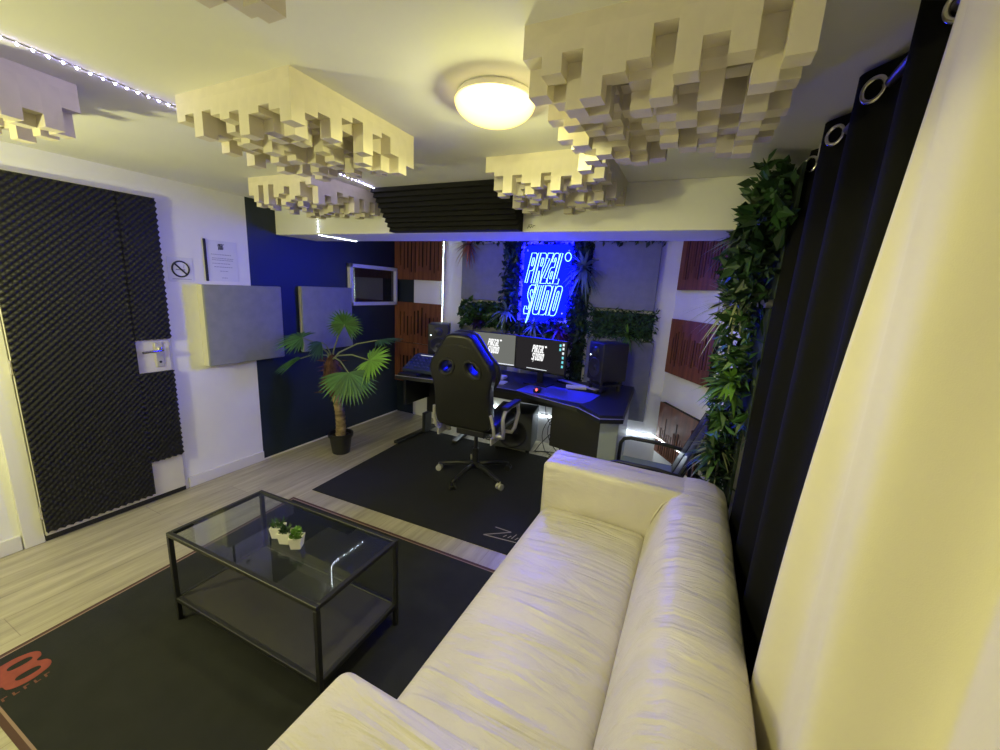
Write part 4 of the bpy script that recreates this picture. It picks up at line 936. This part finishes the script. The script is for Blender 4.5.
# ------------------------------------------------------------------ gaming chair
t = thing('gaming_chair', 'black gaming chair with two back openings facing the desk', 'office chair', (-1.53, 2.866, 0.005), 0.03)
cu = bpy.data.curves.new('back', 'CURVE'); cu.dimensions = '2D'; cu.fill_mode = 'BOTH'; cu.extrude = 0.028; cu.bevel_depth = 0.022; cu.bevel_resolution = 3; cu.resolution_u = 8
half = [(0.08, 0.0), (0.16, 0.0), (0.205, 0.01), (0.22, 0.05), (0.222, 0.14), (0.22, 0.24), (0.223, 0.34), (0.238, 0.41), (0.246, 0.465), (0.236, 0.52), (0.198, 0.58), (0.15, 0.65), (0.115, 0.705), (0.088, 0.74), (0.058, 0.752), (0.025, 0.754)]
half = [(x, y*0.955) for x, y in half]
pts = half+[(-x, y) for x, y in reversed(half)]
spl(pts)
HOLES = []
for s_ in (-1, 1):
    hp = []
    for k in range(10):
        a = 2*PI*k/10; u, v = 0.078*math.cos(a), 0.058*math.sin(a); r_ = -s_*0.75
        hp.append((s_*0.112+u*math.cos(r_)-v*math.sin(r_), 0.482+u*math.sin(r_)+v*math.cos(r_)))
    spl(hp); HOLES.append(hp)
eo = bpy.data.objects.new('back', cu); C.objects.link(eo)
dg = bpy.context.evaluated_depsgraph_get(); dg.update(); bk = bpy.data.meshes.new_from_object(eo.evaluated_get(dg)); bpy.data.objects.remove(eo)
tilt = math.radians(9)
BR = (PI/2+tilt, 0, 0); BL = (0, -0.215, 0.533)
bo = obj('backrest', bk, M_LEATH, t, loc=BL, rot=BR); autosmooth(bo, 50)
for hp in HOLES:
    for zz in (0.052, -0.052):
        b = bm_new(); tube(b, [(x, y, zz) for x, y in [(hp[0][0]*(1-f)+hp[1][0]*f, hp[0][1]*(1-f)+hp[1][1]*f) for f in (0,)]+hp[1:]], 0.011, True, 8)
        obj('opening_rim', b, M_LEATH2, bo, smooth=True)
b = bm_new(); hp = [(x*1.0, y) for x, y in half[6:]]+[(-x, y) for x, y in reversed(half[6:])]
tube(b, [(x*(1.03 if y < 0.53 else 0.95), y*1.005-0.012, -0.075) for x, y in hp], [0.014]+[0.034]*(len(hp)-2)+[0.014], seg=10); obj('side_bolster', b, M_LEATH2, bo, smooth=True)
b = bm_new(); tube(b, [(0.12, 0.645, 0.051), (0.0, 0.665, 0.052), (-0.12, 0.645, 0.051)], 0.006, seg=6); obj('seam', b, M_LEATH2, bo)
b = bm_new(); softbox(b, -0.255, -0.16, 0.45, 0.255, 0.30, 0.54, 0.045, 5, 0.012); autosmooth(obj('seat', b, M_LEATH, t), 60)
b = bm_new(); box(b, -0.13, -0.12, 0.40, 0.13, 0.17, 0.452, 0.006); obj('tilt_mechanism', b, M_BLKPL, t)
b = bm_new(); tube(b, [(0, 0, 0.10), (0, 0, 0.25), (0, 0, 0.251), (0, 0, 0.41)], [0.027, 0.027, 0.017, 0.017], seg=16); obj('gas_lift', b, M_BLKPL, t)
b = bm_new(); lathe(b, [(0.035, 0.075), (0.042, 0.085), (0.042, 0.12), (0.03, 0.13)], seg=18); obj('base_hub', b, M_BLKPL, t)
for k in range(5):
    a = math.radians(192+72*k); c, s_ = math.cos(a), math.sin(a)
    b = bm_new(); tube(b, [(c*0.03, s_*0.03, 0.105), (c*0.15, s_*0.15, 0.10), (c*0.30, s_*0.30, 0.072), (c*0.325, s_*0.325, 0.066)], [0.021, 0.019, 0.015, 0.012], seg=8); lg = obj('base_leg', b, M_BLKPL, t, smooth=True)
    b = bm_new(); ax = Matrix.Translation((c*0.325, s_*0.325, 0.0)) @ Matrix.Rotation(a+0.8*k, 4, 'Z')
    for yy in (-0.018, 0.018): lathe(b, [(0.012, -0.008), (0.026, -0.007), (0.026, 0.007), (0.012, 0.008)], seg=16, mx=ax @ Matrix.Translation((0, yy, 0.027)) @ Matrix.Rotation(PI/2, 4, 'X'))
    tube(b, [ax @ Vector((0, -0.02, 0.027)), ax @ Vector((0, 0.02, 0.027))], 0.008, seg=8); tube(b, [(c*0.325, s_*0.325, 0.03), (c*0.325, s_*0.325, 0.07)], 0.008, seg=8)
    obj('caster', b, M_CHROME if k % 2 == 0 else M_BLKPL, lg)
for s_ in (-1, 1):
    X = s_*0.30
    b = bm_new(); tube(b, [(s_*0.2, 0.10, 0.415), (X-s_*.02, 0.10, 0.42), (X, 0.12, 0.46), (X+s_*.01, 0.16, 0.58), (X+s_*.01, 0.13, 0.665), (X, 0.0, 0.672), (X, -0.12, 0.655), (X, -0.155, 0.60), (X, -0.13, 0.5), (X-s_*.01, -0.1, 0.435), (s_*0.2, -0.1, 0.415)], 0.016, seg=10); ar = obj('armrest', b, M_CHROME, t, smooth=True, label='silver looped armrest')
    b = bm_new(); softbox(b, X-0.032, -0.14, 0.672, X+0.032, 0.16, 0.702, 0.013, 3); obj('arm_pad', b, M_LEATH2, ar, smooth=True)
    b = bm_new(); box(b, s_*0.24-0.006, -0.23, 0.40, s_*0.24+0.006, -0.05, 0.46, 0.004); tube(b, [(s_*0.25, -0.15, 0.43), (s_*0.262, -0.215, 0.47), (s_*0.266, -0.25, 0.55), (s_*0.25, -0.275, 0.66)], 0.013, seg=8); tube(b, [(s_*0.25, -0.2, 0.47), (s_*0.31, -0.19, 0.48)], 0.012, seg=8); obj('side_bracket', b, M_CHROME, t, label='silver side bracket')
# ------------------------------------------------------------------ black armchair behind sofa
t = thing('tube_armchair', 'black tube-framed armchair with a blue-grey seat in the far right corner', 'armchair', (-0.12, 2.70, 0), 0)
for y in (-0.25, 0.24):
    b = bm_new(); tube(b, [(-0.235, y, 0.012), (-0.238, y, 0.45), (-0.235, y, 0.54), (-0.215, y, 0.575), (-0.17, y, 0.588), (0.05, y, 0.59), (0.18, y, 0.575), (0.235, y, 0.55), (0.245, y, 0.45), (0.245, y, 0.012)], 0.0135, seg=10); obj('side_frame', b, M_BLACK, t, smooth=True)
b = bm_new(); softbox(b, -0.215, -0.22, 0.415, 0.14, 0.215, 0.46, 0.018, 3); obj('seat', b, M_SEAT, t, smooth=True)
b = bm_new()
for x in (-0.20, 0.15): tube(b, [(x, -0.25, 0.41), (x, 0.24, 0.41)], 0.01, seg=8)
obj('seat_rails', b, M_BLACK, t)
for ya, yb in ((-0.2, -0.015), (0.015, 0.2)):
    b = bm_new(); mx = Matrix.Translation((0.14, 0.0, 0.46)) @ Matrix.Rotation(0.36, 4, 'Y'); softbox(b, -0.015, ya, 0.0, 0.022, yb, 0.44, 0.014, 3, mx=mx); obj('back_panel', b, M_LEATH, t, smooth=True)
for y in (-0.215, 0.215):
    b = bm_new(); tube(b, [(0.12, y, 0.42), (0.14, y, 0.47), (0.29, y, 0.87)], 0.011, seg=8); obj('back_rail', b, M_BLACK, t)
